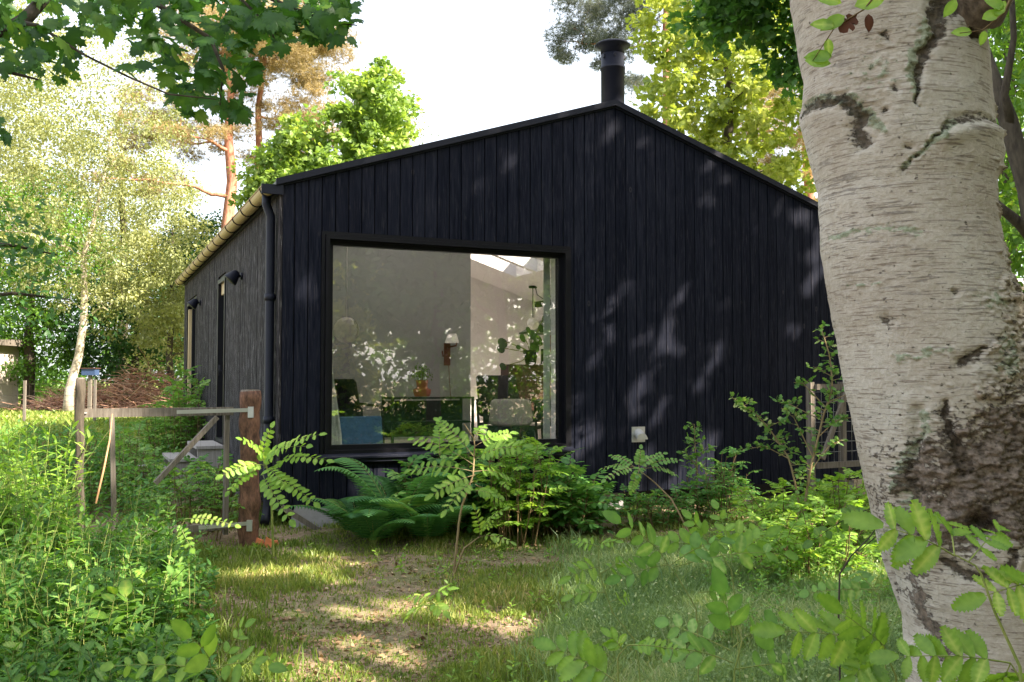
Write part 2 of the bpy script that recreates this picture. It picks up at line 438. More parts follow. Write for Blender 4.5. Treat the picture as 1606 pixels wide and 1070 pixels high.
# side boards (left wall)
DOORS = [(4.05, 4.83, 0.62, 2.97), (7.8, 9.5, 0.62, 2.97)]
b = MB()
v = -0.024
while v < HL:
    w = random.choice((.12, .13, .10))
    v0, v1 = v + .003, min(v + w, HL) - .003
    rv = random.random(); mid = (v0 + v1) / 2; dx = random.uniform(-.003, .003)
    zr = [(CLB, 3.42)]
    for d0, d1, z0, z1 in DOORS:
        if d0 - .02 < mid < d1 + .02: zr = [(CLB, z0 - .08), (z1 + .05, 3.42)]
    for z0, z1 in zr: b.box(-0.026 + dx, 0.0, v0, v1, z0, z1, rv)
    v += w
b.build('side_cladding', M['board_side'], house)
RW = [(1.3, 3.4, .64, 2.95), (4.6, 6.6, .64, 2.95), (6.9, 8.4, .64, 2.95)]  # unseen right-wall openings, added to bring more daylight inside
# right and rear walls
b = MB()
for i in range(73):
    y0 = i * BW
    md_ = y0 + BW / 2; rv = random.random(); zr = [(CLB, 3.42)]
    for d0, d1, z0, z1 in RW:
        if d0 < md_ < d1: zr = [(CLB, z0), (z1, 3.42)]
    for z0, z1 in zr: b.box(HW, HW + .024, y0 + .004, min(HL, y0 + BW) - .004, z0, z1, rv)
for i in range(len(us) - 1):
    a, c = us[i] + gap, us[i + 1] - gap
    for p, q in (((a, RID), (RID, c)) if a < RID < c else ((a, c),)):
        b.prism([(p, CLB), (q, CLB), (q, roofz(q) - .05), (p, roofz(p) - .05)], HL, HL + .024, random.random())
b.build('rear_cladding', M['board'], house)
# wall core
def gable_pieces(b, y0, y1, u0, u1, off, zb, hole=True):
    T = lambda u: roofz(u) - off
    if hole:
        b.prism([(u0, zb), (WU0, zb), (WU0, T(WU0)), (u0, T(u0))], y0, y1)
        b.prism([(WU0, zb), (WU1, zb), (WU1, WZ0), (WU0, WZ0)], y0, y1)
        b.prism([(WU0, WZ1), (WU1, WZ1), (WU1, T(WU1)), (WU0, T(WU0))], y0, y1)
        b.prism([(WU1, zb), (RID, zb), (RID, T(RID)), (WU1, T(WU1))], y0, y1)
    else:
        b.prism([(u0, zb), (RID, zb), (RID, T(RID)), (u0, T(u0))], y0, y1)
    b.prism([(RID, zb), (u1, zb), (u1, T(u1)), (RID, T(RID))], y0, y1)
b = MB()
gable_pieces(b, 0.002, 0.27, 0.002, HW - .002, .07, CLB + .01)
gable_pieces(b, HL - .27, HL - .002, 0.002, HW - .002, .07, CLB + .01, False)
def side_pieces(b, x0, x1, y0, y1, zb, zt, doors):
    c = y0
    for d0, d1, z0, z1 in doors:
        b.box(x0, x1, c, d0, zb, zt); b.box(x0, x1, d0, d1, zb, z0); b.box(x0, x1, d0, d1, z1, zt); c = d1
    b.box(x0, x1, c, y1, zb, zt)
side_pieces(b, .002, .2, .272, HL - .272, CLB + .01, 3.40, DOORS)
side_pieces(b, HW - .2, HW - .002, .272, HL - .272, CLB + .01, 3.40, RW)
b.build('wall_core', M['black_paint'], house)
# interior lining
b = MB()
T0 = .33
gable_pieces(b, .272, .285, .215, HW - .215, T0, FLOOR)
gable_pieces(b, HL - .285, HL - .272, .215, HW - .215, T0, FLOOR, False)
side_pieces(b, .202, .214, .286, HL - .286, FLOOR, 3.15, DOORS)
side_pieces(b, HW - .214, HW - .202, .286, HL - .286, FLOOR, 3.15, RW)
b.build('interior_wall', M['white_wall'], house)
# partition in front of the bedrooms
b = MB()
PV, PU = 4.0, 3.64
b.prism([(.216, FLOOR), (PU, FLOOR), (PU, roofz(PU) - T0), (.216, roofz(.216) - T0)], PV, PV + .1)
b.build('partition_wall', M['grey_wall'], house)
b = MB(); b.box(PU - .1, PU, PV + .102, HL - .286, FLOOR, roofz(PU - .1) - T0 - .002)
b.build('corridor_wall', M['white_wall'], house)
b = MB(); b.box(.216, HW - .216, .286, HL - .286, FLOOR - .15, FLOOR)
b.build('floor_boards', M['floor'], house)
# floor underside, the shade below the house put into its black
b = MB(); b.box(.15, HW - .15, .1, HL - .1, CLB - .02, CLB + .008)
b.build('floor_deck', M['black_paint'], house)
# roof with skylight openings; the front pairs are unseen, added for light
SK = [(1.75, 2.62), (2.78, 3.65), (6.42, 7.30), (7.46, 8.32)]; SU0, SU1 = 4.25, 6.36
SL = SK[:2]; LU0, LU1 = 1.2, 2.9  # left-slope pair: unseen, added to light the front room
def slope_box(b, u0, u1, v0, v1, o0, o1):
    b.hexa([(u0, v0, roofz(u0) - o1), (u1, v0, roofz(u1) - o1), (u1, v1, roofz(u1) - o1), (u0, v1, roofz(u0) - o1),
            (u0, v0, roofz(u0) - o0), (u1, v0, roofz(u1) - o0), (u1, v1, roofz(u1) - o0), (u0, v1, roofz(u0) - o0)])
def slopes(b, v0, v1, o0, o1, eave):
    slope_box(b, -eave, LU0, v0, v1, o0, o1); slope_box(b, LU1, RID, v0, v1, o0, o1); c = v0
    for a, d in SL: slope_box(b, LU0, LU1, c, a, o0, o1); c = d
    slope_box(b, LU0, LU1, c, v1, o0, o1)
    slope_box(b, RID, SU0, v0, v1, o0, o1); slope_box(b, SU1, HW + eave, v0, v1, o0, o1)
    c = v0
    for a, d in SK: slope_box(b, SU0, SU1, c, a, o0, o1); c = d
    slope_box(b, SU0, SU1, c, v1, o0, o1)
b = MB(); slopes(b, -.05, HL + .05, 0.0, .045, .06)
roof = b.build('roof', M['roof'], house)
b = MB(); slopes(b, .286, HL - .286, .075, T0, -.216)
b.build('ceiling', M['white_wall'], house)
b = MB()
for s0, s1 in ((-.075, RID), (RID, HW + .075)):       # verge flashing and trim
    b.hexa([(s0, -.075, roofz(s0) - .055), (s1, -.075, roofz(s1) - .055), (s1, -.052, roofz(s1) - .055), (s0, -.052, roofz(s0) - .055),
            (s0, -.075, roofz(s0) + .012), (s1, -.075, roofz(s1) + .012), (s1, -.052, roofz(s1) + .012), (s0, -.052, roofz(s0) + .012)])
    b.hexa([(s0, -.045, roofz(s0) - .075), (s1, -.045, roofz(s1) - .075), (s1, -.026, roofz(s1) - .075), (s0, -.026, roofz(s0) - .075),
            (s0, -.045, roofz(s0) - .047), (s1, -.045, roofz(s1) - .047), (s1, -.026, roofz(s1) - .047), (s0, -.026, roofz(s0) - .047)])
b.build('verge_flashing', M['black_metal'], roof)
for a, d, SU0, SU1 in [(a, d, SU0, SU1) for a, d in SK] + [(a, d, LU0, LU1) for a, d in SL]:
    b = MB(); fr = []
    slope_box(b, SU0 - .04, SU1 + .04, a - .04, a + .03, -.05, -.004); slope_box(b, SU0 - .04, SU1 + .04, d - .03, d + .04, -.05, -.004)
    slope_box(b, SU0 - .04, SU0 + .03, a + .031, d - .031, -.05, -.004); slope_box(b, SU1 - .03, SU1 + .04, a + .031, d - .031, -.05, -.004)
    sk = b.build('skylight', M['white_wall'], roof)
    b = MB(); slope_box(b, SU0 + .031, SU1 - .031, a + .031, d - .031, -.03, -.022)
    b.build('pane', M['roof_glass'] if a > 5 else M['roof_diffuser'], sk)
# big window
b = MB()
def ring(b, u0, u1, z0, z1, w, y0, y1, out_=True):
    if out_: u0, u1, z0, z1 = u0 - w, u1 + w, z0 - w, z1 + w
    b.box(u0, u0 + w, y0, y1, z0, z1); b.box(u1 - w, u1, y0, y1, z0, z1)
    b.box(u0 + w, u1 - w, y0, y1, z1 - w, z1); b.box(u0 + w, u1 - w, y0, y1, z0, z0 + w)
ring(b, WU0 + .0, WU1 - .0, WZ0 + .0, WZ1 - .0, .045, .02, .10, False)
win = b.build('window', M['black_paint'], house)
b = MB()
ring(b, WU0 - .006, WU1 + .006, WZ0 - .006, WZ1 + .006, .04, -.062, .018)
ring(b, WU0 - .05, WU1 + .05, WZ0 - .05, WZ1 + .05, .036, -.040, -.001)
b.build('frame', M['black_paint'], win)
b = MB()
b.hexa([(WU0 - .11, -.13, WZ0 - .085), (WU1 + .09, -.13, WZ0 - .085), (WU1 + .09, -.02, WZ0 - .085), (WU0 - .11, -.02, WZ0 - .085),
        (WU0 - .11, -.13, WZ0 - .068), (WU1 + .09, -.13, WZ0 - .068), (WU1 + .09, -.063, WZ0 - .040), (WU0 - .11, -.063, WZ0 - .040)])
b.box(WU0 - .11, WU1 + .09, -.10, -.03, WZ0 - .125, WZ0 - .090)
b.build('sill', M['black_metal'], win)
b = MB(); b.box(WU0 + .046, WU1 - .046, .055, .061, WZ0 + .046, WZ1 - .046)
b.build('pane', M['glass'], win)
b = MB()   # white reveal boards inside the window
b.box(WU0 - .012, WU0 - .001, .286, .30, WZ0, WZ1); b.box(WU0 + .0, WU0 + .012, .102, .285, WZ0 + .012, WZ1 - .012); b.box(WU1 - .012, WU1, .102, .285, WZ0 + .012, WZ1 - .012)
b.box(WU0, WU1, .102, .285, WZ1 - .011, WZ1); b.box(WU0, WU1, .102, .285, WZ0, WZ0 + .011)
b.build('reveal', M['white_wall'], win)
# side doors
for k, (d0, d1, z0, z1) in enumerate(DOORS):
    b = MB()
    w = .06
    b.box(-.035, .10, d0, d0 + w, z0, z1); b.box(-.035, .10, d1 - w, d1, z0, z1)
    b.box(-.035, .10, d0 + w, d1 - w, z1 - w, z1); b.box(-.035, .10, d0 + w, d1 - w, z0, z0 + w)
    if k: b.box(-.02, .09, (d0 + d1) / 2 - .03, (d0 + d1) / 2 + .03, z0 + w, z1 - w)
    d = b.build('glazed_door', M['black_paint'], house)
    b = MB(); b.box(.04, .046, d0 + w, d1 - w, z0 + w, z1 - w); b.build('pane', M['glass'], d)
    b = MB(); b.box(-.015, .035, d1 - w - .16, d1 - w - .001, z0 + w, z1 - .12) if k else b.box(.01, .035, d0 + w + .001, d1 - w, z1 - .22, z1 - w - .001)
    b.build('blind', M['gutter'], d)
    b = MB(); b.tube([(-.08, d0 + .1, z0 + .95), (-.08, d0 + .1, z0 + 1.1)], .01, 6); b.tube([(-.035, d0 + .1, z0 + 1.02), (-.08, d0 + .1, z0 + 1.02)], .008, 6)
    b.build('handle', M['black_metal'], d)
for d0, d1, z0, z1 in RW:
    b = MB(); w = .05; b.box(HW - .12, HW + .03, d0, d0 + w, z0, z1); b.box(HW - .12, HW + .03, d1 - w, d1, z0, z1); b.box(HW - .12, HW + .03, d0 + w, d1 - w, z0, z0 + w); b.box(HW - .12, HW + .03, d0 + w, d1 - w, z1 - w, z1)
    d = b.build('unseen_side_window', M['black_paint'], house)
    b = MB(); b.box(HW - .06, HW - .054, d0 + w, d1 - w, z0 + w, z1 - w); b.build('pane', M['roof_glass'], d)
# wall lamps on the side wall: short downlight hoods
for vv, zz in ((2.47, 2.78), (7.2, 2.80)):
    b = MB()
    b.tube([(-.028, vv, zz + .02), (-.05, vv, zz + .02)], .045, 14)
    b.tube([(-.05, vv, zz + .02), (-.10, vv, zz + .025)], .018, 8)
    lampb = b.build('wall_lamp', M['black_metal'], house, smooth=False)
    b = MB()
    b.tube([(-.085, vv, zz + .075), (-.10, vv, zz + .055), (-.16, vv, zz - .02), (-.178, vv, zz - .04)], [.03, .052, .088, .092], 20)
    b.build('lamp_shade', M['black_metal'], lampb, smooth=True)
# gutter with brackets
b = MB()
GXc, GZc, GR = -.13, 3.455, .075
th = [math.pi + i / 10 * math.pi for i in range(11)]
for i in range(10):
    for (rr, flip) in ((GR, 0), (GR - .004, 1)):
        a0, a1 = th[i], th[i + 1]
        b.quad((GXc + rr * math.cos(a0), -.03, GZc + rr * math.sin(a0)), (GXc + rr * math.cos(a1), -.03, GZc + rr * math.sin(a1)),
               (GXc + rr * math.cos(a1), HL + .06, GZc + rr * math.sin(a1)), (GXc + rr * math.cos(a0), HL + .06, GZc + rr * math.sin(a0)))
b.tube([(GXc - GR, -.03, GZc), (GXc - GR, HL + .06, GZc)], .009, 8)
b.poly([(GXc + GR * math.cos(a), HL + .06, GZc + GR * math.sin(a)) for a in th])
gut = b.build('gutter', M['gutter'], house, smooth=True)
for i in range(16):
    b = MB(); y = .10 + i * .655
    pts = [(GXc + (GR + .005) * math.cos(a), y, GZc + (GR + .005) * math.sin(a)) for a in th] + [(GXc + GR + .04, y, GZc + .03)]
    b.tube([(GXc - GR - .005, y, GZc + .015)] + pts, .0075, 6)
    b.build('gutter_bracket', M['black_metal'], gut)
b = MB()   # boxed gutter end and fascia
b.box(-.215, .0, -.056, -.031, 3.375, 3.472); b.box(-.052, -.028, -.03, HL + .02, 3.38, 3.475)
b.build('fascia', M['black_metal'], gut)
b = MB()   # downpipe
b.tube([(-.13, .16, 3.40), (-.13, .16, 3.30), (-.085, .16, 3.18), (-.085, .16, 3.05), (-.085, .16, .25), (-.11, .10, .14), (-.14, .02, .08)], .046, 14)
for z in (2.35, 1.1): b.tube([(-.085, .16, z - .035), (-.085, .16, z + .035)], .055, 14); b.tube([(-.085, .16, z), (-.02, .16, z)], .012, 6)
b.build('downpipe', M['black_metal'], house, smooth=False)
# chimney
cu, cv = 4.385, .9
zb = roofz(cu) - .05
b = MB()
b.lathe([(.152, zb), (.152, 5.52), (.163, 5.525), (.163, 5.555), (.152, 5.56), (.150, 5.729), (.0, 5.729)], (cu, cv, 0), 32)
b.tube([(cu + .165, cv, 5.50), (cu + .165, cv, 5.56)], .02, 8)
ch = b.build('chimney', M['black_metal'], roof, smooth=False)
b = MB()
for k in range(6):
    a = k * math.pi / 3 + .3; b.box(cu + .13 * math.cos(a) - .035, cu + .13 * math.cos(a) + .035, cv + .13 * math.sin(a) - .02, cv + .13 * math.sin(a) + .02, 5.66, 5.70)
b.lathe([(0, 5.73), (.155, 5.73), (.155, 5.80), (.225, 5.83), (.232, 5.845), (.205, 5.868), (.10, 5.90), (0, 5.91)], (cu, cv, 0), 32)
b.build('chimney_cap', M['black_metal'], ch, smooth=False)
b = MB(); b.lathe([(.20, zb), (.17, zb + .12), (.152, zb + .16)], (cu, cv, 0), 32); b.build('flashing_collar', M['black_metal'], ch)
# vent hood in the gable
b = MB(); vu, vz = 4.17, .87
b.box(vu - .09, vu + .09, -.036, -.0245, vz - .095, vz + .085)
vt = b.build('vent', M['galv'], house)
b = MB()
n = 10; pr = [(math.cos(math.pi * i / n), math.sin(math.pi * i / n)) for i in range(n + 1)]
for i in range(n):
    (c0, s0), (c1, s1) = pr[i], pr[i + 1]
    b.quad((vu + .062 * c0, -.037, vz + .005 + .06 * s0), (vu + .062 * c1, -.037, vz + .005 + .06 * s1), (vu + .075 * c1, -.12, vz - .06 + .07 * s1), (vu + .075 * c0, -.12, vz - .06 + .07 * s0))
b.poly([(vu + .075 * c, -.12, vz - .06 + .07 * s) for c, s in pr])
b.build('hood', M['galv'], vt, smooth=False)
# plinth piers, leaning plate
for u, vv in [(u, .2) for u in (.35, 2.0, 3.86, 5.7, 7.4)] + [(.2, 3.3), (.2, 6.6), (.2, 9.7)]:
    b = MB(); b.box(u - .15, u + .15, vv - .15, vv + .15, -.2, CLB - .021); b.build('foundation_pier', M['concrete'], house)
b = MB(); b.box(.1, HW - .1, .36, .40, -.1, CLB - .021); b.box(.37, .40, .41, HL - .2, -.1, CLB - .021)  # black sheets standing in for the shade under the house
b.build('crawlspace_shade_sheet', M['black_paint'], house)

def hs(name, label, cat, u, v, z, group=None, rz=0.0):
    return empty(name, label, cat, H(u, v, z), HANG + rz, group)
# loose grey plates leaning at the corner
t = hs('concrete_slab', 'grey concrete slab propped under the left corner of the black wall', 'slab', .35, -.10, 0)
b = MB(); b.hexa([(-.28, .0, -.05), (.24, -.10, -.05), (.24, -.03, -.05), (-.28, .06, -.05), (-.2, .05, .24), (.28, .0, .19), (.28, .06, .19), (-.2, .1, .24)])
b.build('slab_face', M['concrete'], t)
b = MB(); b.beam((-.36, -.08, .26), (.02, -.16, .0), .03, .05); b.build('lath', M['grey_wood'], t)

# ------------------------------------------------------------------ inside the house
def bx(t, name, mat, *a, smooth=False):
    b = MB(); b.box(*a); return b.build(name, mat, t)
# near pendant (white globe of folded petals)
t = hs('pendant_lamp', 'large white folded paper globe lamp hanging at the left of the big window', 'lamp', 1.18, 2.0, 0)
b = MB(); zc = 2.13
for k in range(14):
    a0 = k / 14 * 2 * math.pi
    pts = []
    for j in range(9):
        ph = -math.pi / 2 + j / 8 * math.pi
        r = .165 * math.cos(ph); tw = a0 + .9 * math.sin(ph)
        pts.append((r, ph, tw))
    for j in range(8):
        (r0, p0, t0), (r1, p1, t1) = pts[j], pts[j + 1]
        b.quad((r0 * math.cos(t0), r0 * math.sin(t0), zc + .165 * math.sin(p0)), (r0 * .88 * math.cos(t0 + .44), r0 * .88 * math.sin(t0 + .44), zc + .165 * math.sin(p0)),
               (r1 * .88 * math.cos(t1 + .44), r1 * .88 * math.sin(t1 + .44), zc + .165 * math.sin(p1)), (r1 * math.cos(t1), r1 * math.sin(t1), zc + .165 * math.sin(p1)), random.random())
    
b.lathe([(.001, -.135), (.09, -.10), (.135, 0), (.09, .10), (.001, .135)], (0, 0, zc), 20)
b.build('lamp_shade', M['white_shade'], t)
b = MB(); b.tube([(0, 0, zc + .16), (0, 0, roofz(1.18) - T0 - .03)], .005, 6); b.build('cord', M['white_shade'], t)
b = MB(); b.lathe([(.05, -.03), (.05, 0), (0, 0)], (0, 0, roofz(1.18) - T0), 16); b.build('ceiling_rose', M['white_shade'], t)
# far pendant
t = hs('pendant_lamp', 'small white globe lamp hanging deep in the white room above the leafy pot plant', 'lamp', 6.84, 8.5, 0)
rz_ = roofz(6.84) - T0
b = MB(); b.lathe([(.001, -.13), (.06, -.115), (.11, -.07), (.13, 0), (.11, .07), (.06, .115), (.001, .13)], (0, 0, rz_ - .80), 20); b.build('globe', M['white_shade'], t, smooth=True)
b = MB(); b.tube([(0, 0, rz_ - .67), (0, 0, rz_ - .03)], .010, 6); b.tube([(.06, 0, rz_ - .03), (.10, 0, rz_ - .18), (.25, 0, rz_ - .27), (.42, 0, rz_ - .2), (.52, 0, rz_ - .16)], .009, 6); b.build('cord', M['black_metal'], t)
b = MB(); b.lathe([(.09, -.04), (.09, 0), (0, 0)], (0, 0, rz_), 16); b.build('ceiling_rose', M['black_metal'], t)
# sideboard
t = hs('sideboard', 'tall dark brown drawer cabinet against the white room, seen through the right of the window', 'cabinet', 5.62, 6.9, FLOOR)
bx(t, 'carcass', M['dark_timber'], 0, 1.8, .02, .5, .08, 1.16)
bx(t, 'top', M['dark_timber'], -.02, 1.82, 0, .52, 1.163, 1.19)
for i in range(2):
    for j in range(3):
        d = bx(t, 'drawer', M['dark_timber'], .03 + i * .89 + (.02 if i else 0), .88 + i * .89, .005, .018, .12 + j * .345, .445 + j * .345)
        b = MB(); b.tube([(.40 + i * .89, -.01, .29 + j * .345), (.52 + i * .89, -.01, .29 + j * .345)], .008, 6); b.build('handle', M['black_metal'], d)
for x in (.06, 1.74):
    for y in (.08, .44): b = MB(); b.box(x - .02, x + .02, y - .02, y + .02, 0, .079); b.build('leg', M['black_metal'], t)
TOPZ = FLOOR + 1.19
def bigleaf(b, c, r, nrm, d, rnd=.5):
    """rounded heart leaf"""
    n = Vector(nrm).normalized(); d = Vector(d); d = (d - n * d.dot(n)).normalized(); s_ = d.cross(n)
    pts = []
    for k in range(14):
        a = k / 14 * 2 * math.pi
        rr = r * (1 - .25 * max(0, -math.cos(a)) ** 3 + .12 * max(0, math.cos(a)) ** 4)
        pts.append(Vector(c) + d * rr * math.cos(a) + s_ * rr * .85 * math.sin(a) - n * r * .25 * abs(math.sin(a)))
    b.poly(pts, rnd)
t = hs('potted_plant', 'dark leafy monstera in a dark pot on top of the brown cabinet', 'plant', 6.14, 7.13, TOPZ)
b = MB(); b.lathe([(0, 0), (.10, 0), (.15, .26), (.155, .28), (.135, .28), (.125, .2), (0, .2)], (0, 0, 0), 20); b.build('pot', M['black_fabric'], t)
bs, bl = MB(), MB()
for (lx, lz, r, nx_) in ((-.62, .42, .13, .3), (-.66, .30, .10, .2), (-.2, .52, .10, .5), (.0, .60, .12, -.2), (.12, .50, .12, .1), (.28, .88, .13, .9), (.2, .72, .10, .3), (.34, .42, .07, .5), (-.3, .34, .06, .1), (-.62, -.03, .09, .3), (.05, .36, .12, .0), (-.08, .68, .08, .4)):
    bs.tube([(0, 0, .2), (lx * .35, -.03, .2 + (lz - .2) * .6), (lx * .8, -.06, lz * .95 + .02), (lx, -.08, lz)], .010, 5)
    bigleaf(bl, (lx, -.1, lz), r, (nx_, -1, .45), (lx, 0, -.4), random.random())
bs.build('stem', M['green_stem'], t); bl.build('leaves', M['leaf_dark'], t)
t = hs('speaker', 'black cylindrical speaker on the brown cabinet beside the monstera pot', 'speaker', 6.46, 7.13, TOPZ)
b = MB(); b.lathe([(0, 0), (.09, 0), (.09, .30), (.085, .31), (0, .31)], (0, 0, 0), 20); b.build('body', M['black_fabric'], t)
b = MB(); b.lathe([(.092, .0), (.092, .02)], (0, 0, 0), 20); b.build('base_ring', M['black_metal'], t)
t = hs('cooking_pot', 'pale metal pot at the right end of the brown cabinet', 'pot', 6.68, 7.13, TOPZ)
b = MB(); b.lathe([(0, 0), (.10, 0), (.105, .12), (.10, .12), (.1, .01)], (0, 0, 0), 20); b.build('body', M['galv'], t)
b = MB(); b.lathe([(.107, .12), (.09, .14), (.02, .155), (.02, .18), (0, .18)], (0, 0, 0), 20); b.build('lid', M['galv'], t)
# picture on the right wall + cooker hood
t = hs('picture', 'small red patterned picture on the white wall beside the cabinet', 'picture', 7.503, 9.05, 2.12, None, R(-90))
b = MB(); b.box(-.22, .22, -.012, .0, .0, .38); b.build('print', plain('red_print', (.42, .12, .08), .6, 0, .3, .8, 9), t)
b = MB(); ring(b, -.22, .22, 0, .38, .03, -.025, .005); b.build('frame', M['white_shade'], t)
t = hs('cooker_hood', 'grey steel cooker hood sloping out from the right wall deep in the room', 'cooker hood', 7.50, 8.95, 2.56)
b = MB(); b.hexa([(-.55, -.45, 0), (0, -.45, 0), (0, .45, 0), (-.55, .45, 0), (-.14, -.15, .28), (0, -.15, .28), (0, .15, .28), (-.14, .15, .28)]); b.build('canopy', M['grey_wall'], t)
b = MB(); b.box(-.57, -.001, -.47, .47, -.04, -.001); b.build('rim', M['black_metal'], t)
# wall lamp on the partition
t = hs('wall_lamp', 'dark red wall lamp with a pale shade on the grey inner wall', 'lamp', 3.25, PV - .002, 1.95)
b = MB(); b.box(-.05, .05, -.02, 0, -.22, .12); b.build('backplate', M['red_lacquer'], t)
b = MB(); b.tube([(0, -.02, .04), (0, -.12, .06), (.09, -.16, .08), (.1, -.16, .12)], .013, 6); b.tube([(0, -.02, -.05), (-.10, -.1, -.08), (-.12, -.12, .0)], .012, 6); b.tube([(.02, -.02, -.2), (.05, -.03, -.7), (.09, -.02, -1.0)], .005, 5); b.build('arm', M['red_lacquer'], t)
b = MB(); b.lathe([(.11, .12), (.07, .26)], (.03, -.14, 0), 20); b.build('lamp_shade', M['white_shade'], t)
# console table + terracotta pot
t = hs('console_table', 'dark green metal table with a glass top behind the middle of the window', 'table', 1.95, 2.55, FLOOR)
for x in (0, 1.15):
    for y in (0, .45): b = MB(); b.box(x - .016, x + .016, y - .016, y + .016, 0, .63); b.build('leg', M['green_fabric'], t)
b = MB(); b.box(-.016, 1.166, -.016, .016, .631, .655); b.box(-.016, 1.166, .434, .466, .631, .655); b.box(-.016, .016, .017, .433, .631, .655); b.box(1.134, 1.166, .017, .433, .631, .655)
b.build('frame', M['green_fabric'], t)
bx(t, 'top', M['glass'], -.015, 1.165, -.014, .464, .656, .664)
bx(t, 'shelf', M['green_fabric'], .02, 1.13, .02, .43, .30, .325)
bx(t, 'back_panel', M['green_fabric'], .02, 1.13, .435, .45, .10, .60)
t = hs('potted_plant', 'small bushy plant in an orange terracotta pot on the green table', 'plant', 2.42, 2.72, FLOOR + .665)
b = MB(); b.lathe([(0, 0), (.10, 0), (.115, .03), (.125, .09), (.10, .10), (.075, .12), (.075, .14), (.085, .22), (.075, .22), (.07, .16), (0, .16)], (0, 0, 0), 20); b.build('pot', M['terracotta'], t)
b = MB()
Pn = rng.normal(size=(260, 3)) * np.array([.07, .07, .055]) + np.array([0, 0, .31])
D = rng.normal(size=(260, 3)); N_ = rng.normal(size=(260, 3)) + np.array([0, 0, .6])
tvq = np.array([(0, 0, 0), (.3, .4, .08), (0, 1, 0), (-.3, .4, .08)], float); tfq = np.array([(0, 1, 2), (0, 2, 3)])
b.inst(tvq, tfq, frames(D, N_) * rng.uniform(.02, .045, (260, 1, 1)), Pn, rng.random(260))
b.build('leaves', M['leaf_mid'], t)
b = MB(); b.tube([(0, 0, .14), (.01, 0, .32)], .008, 5); b.tube([(0, 0, .14), (-.05, .02, .30)], .006, 5); b.build('stem', M['twig'], t)
# chairs and sofa
def armchair(label, u, v, rz, seatm, backm, w=.72, h=.86):
    t = hs('armchair', label, 'armchair', u, v, FLOOR, None, rz)
    for x in (.03, w - .03):
        b = MB(); b.beam((x, .04, .57), (x, .70, .59), .045, .03); b.build('armrest', M['black_metal'], t)
        b = MB(); b.beam((x, .02, .0), (x, .06, .55), .025, .035); b.build('leg', M['black_metal'], t)
        b = MB(); b.beam((x, .62, .0), (x, .70, .57), .025, .035); b.build('leg', M['black_metal'], t)
        b = MB(); b.beam((x, .05, .30), (x, .66, .22), .025, .04); b.build('side_rail', M['black_metal'], t)
    b = MB(); b.hexa([(.06, .0, .28), (w - .06, .0, .28), (w - .06, .60, .24), (.06, .60, .24), (.06, .02, .44), (w - .06, .02, .44), (w - .06, .60, .38), (.06, .60, .38)]); o1 = b.build('seat', seatm, t)
    b = MB(); b.hexa([(.06, .56, .34), (w - .06, .56, .34), (w - .06, .70, .34), (.06, .70, .34), (.08, .74, h), (w - .08, .74, h), (w - .08, .86, h), (.08, .86, h)]); o2 = b.build('backrest', backm, t)
    for o in (o1, o2):
        md = o.modifiers.new('bevel', 'BEVEL'); md.width = .04; md.segments = 3
        wd = o.modifiers.new('weld', 'WELD'); o.modifiers.move(1, 0)
    return t
t = armchair('black lounge chair with a blue seat behind the left end of the window', .55, 1.15, R(8), M['blue_fabric'], M['black_fabric'], .95, .90)
b = MB(); b.hexa([(.07, -.06, .10), (.88, -.06, .10), (.88, -.02, .10), (.07, -.02, .10), (.08, -.03, .45), (.87, -.03, .45), (.87, .02, .46), (.08, .02, .46)]); b.build('blanket', M['blue_fabric'], t)
armchair('dark armchair with a black back, facing the window in front of the brown cabinet', 3.62, 2.9, R(5), M['green_fabric'], M['black_fabric'], .80, .96)
armchair('dark green armchair nearest the right edge of the window', 3.85, 1.6, R(-4), M['green_fabric'], M['green_fabric'], .8, .62)
t = hs('footstool', 'grey woollen topped footstool between the armchairs', 'footstool', 2.98, 1.35, FLOOR)
b = MB(); b.hexa([(0, 0, .3), (.5, 0, .3), (.5, .4, .3), (0, .4, .3), (.02, .03, .64), (.48, .03, .64), (.48, .38, .64), (.02, .38, .64)]); o = b.build('cushion', M['grey_fabric'], t)
wd = o.modifiers.new('weld', 'WELD'); md = o.modifiers.new('bevel', 'BEVEL'); md.width = .06; md.segments = 3
b = MB(); b.box(.0, .5, .0, .4, .07, .299); b.build('base', M['green_fabric'], t)
for x in (.04, .46):
    for y in (.04, .36): b = MB(); b.box(x - .015, x + .015, y - .015, y + .015, 0, .069); b.build('leg', M['black_metal'], t)
# curtains
def curtain(label, u0, u1, w_top, w_bot, side):
    t = hs('curtain', label, 'curtain', u0 if side < 0 else u1, .33, 0)
    b = MB(); n = 14
    rows = []
    for r in range(9):
        f = r / 8; z = 3.0 - f * (3.0 - FLOOR - .01); w = w_top + (w_bot - w_top) * sstep(.45, 1.0, f)
        rows.append([(-side * w * k / n, .03 * math.sin(k * 2.2), z) for k in range(n + 1)])
    for r in range(8):
        for k in range(n): b.quad(rows[r][k], rows[r][k + 1], rows[r + 1][k + 1], rows[r + 1][k])
    b.build('drape', M['sheer'], t, smooth=True)
    b = MB(); b.tube([(-.1 * 1, 0, 3.02), (.25, 0, 3.02)], .012, 8); b.build('rail', M['black_metal'], t)
curtain('narrow white curtain at the left edge of the big window', WU0 + .0, 0, .10, .24, -1)
curtain('pale greenish curtain along the right edge of the big window', 0, WU1 - .0, .085, .09, 1)

# ------------------------------------------------------------------ steps at the side door
t = hs('garden_steps', 'weathered pale wooden steps leading up to the side door of the black house', 'steps', 0, 4.0, 0)
for i, z in enumerate((.62, .46, .30)):
    x1 = -.06 - i * .34
    b = MB(); b.box(x1 - .36, x1, -.30, .95, z - .04, z); st = b.build('tread', M['pale_wood'], t)
    for y_ in (-.26, .87): b = MB(); b.box(x1 - .34, x1 - .02, y_, y_ + .04, -.1, z - .041); b.build('support', M['pale_wood'], t)

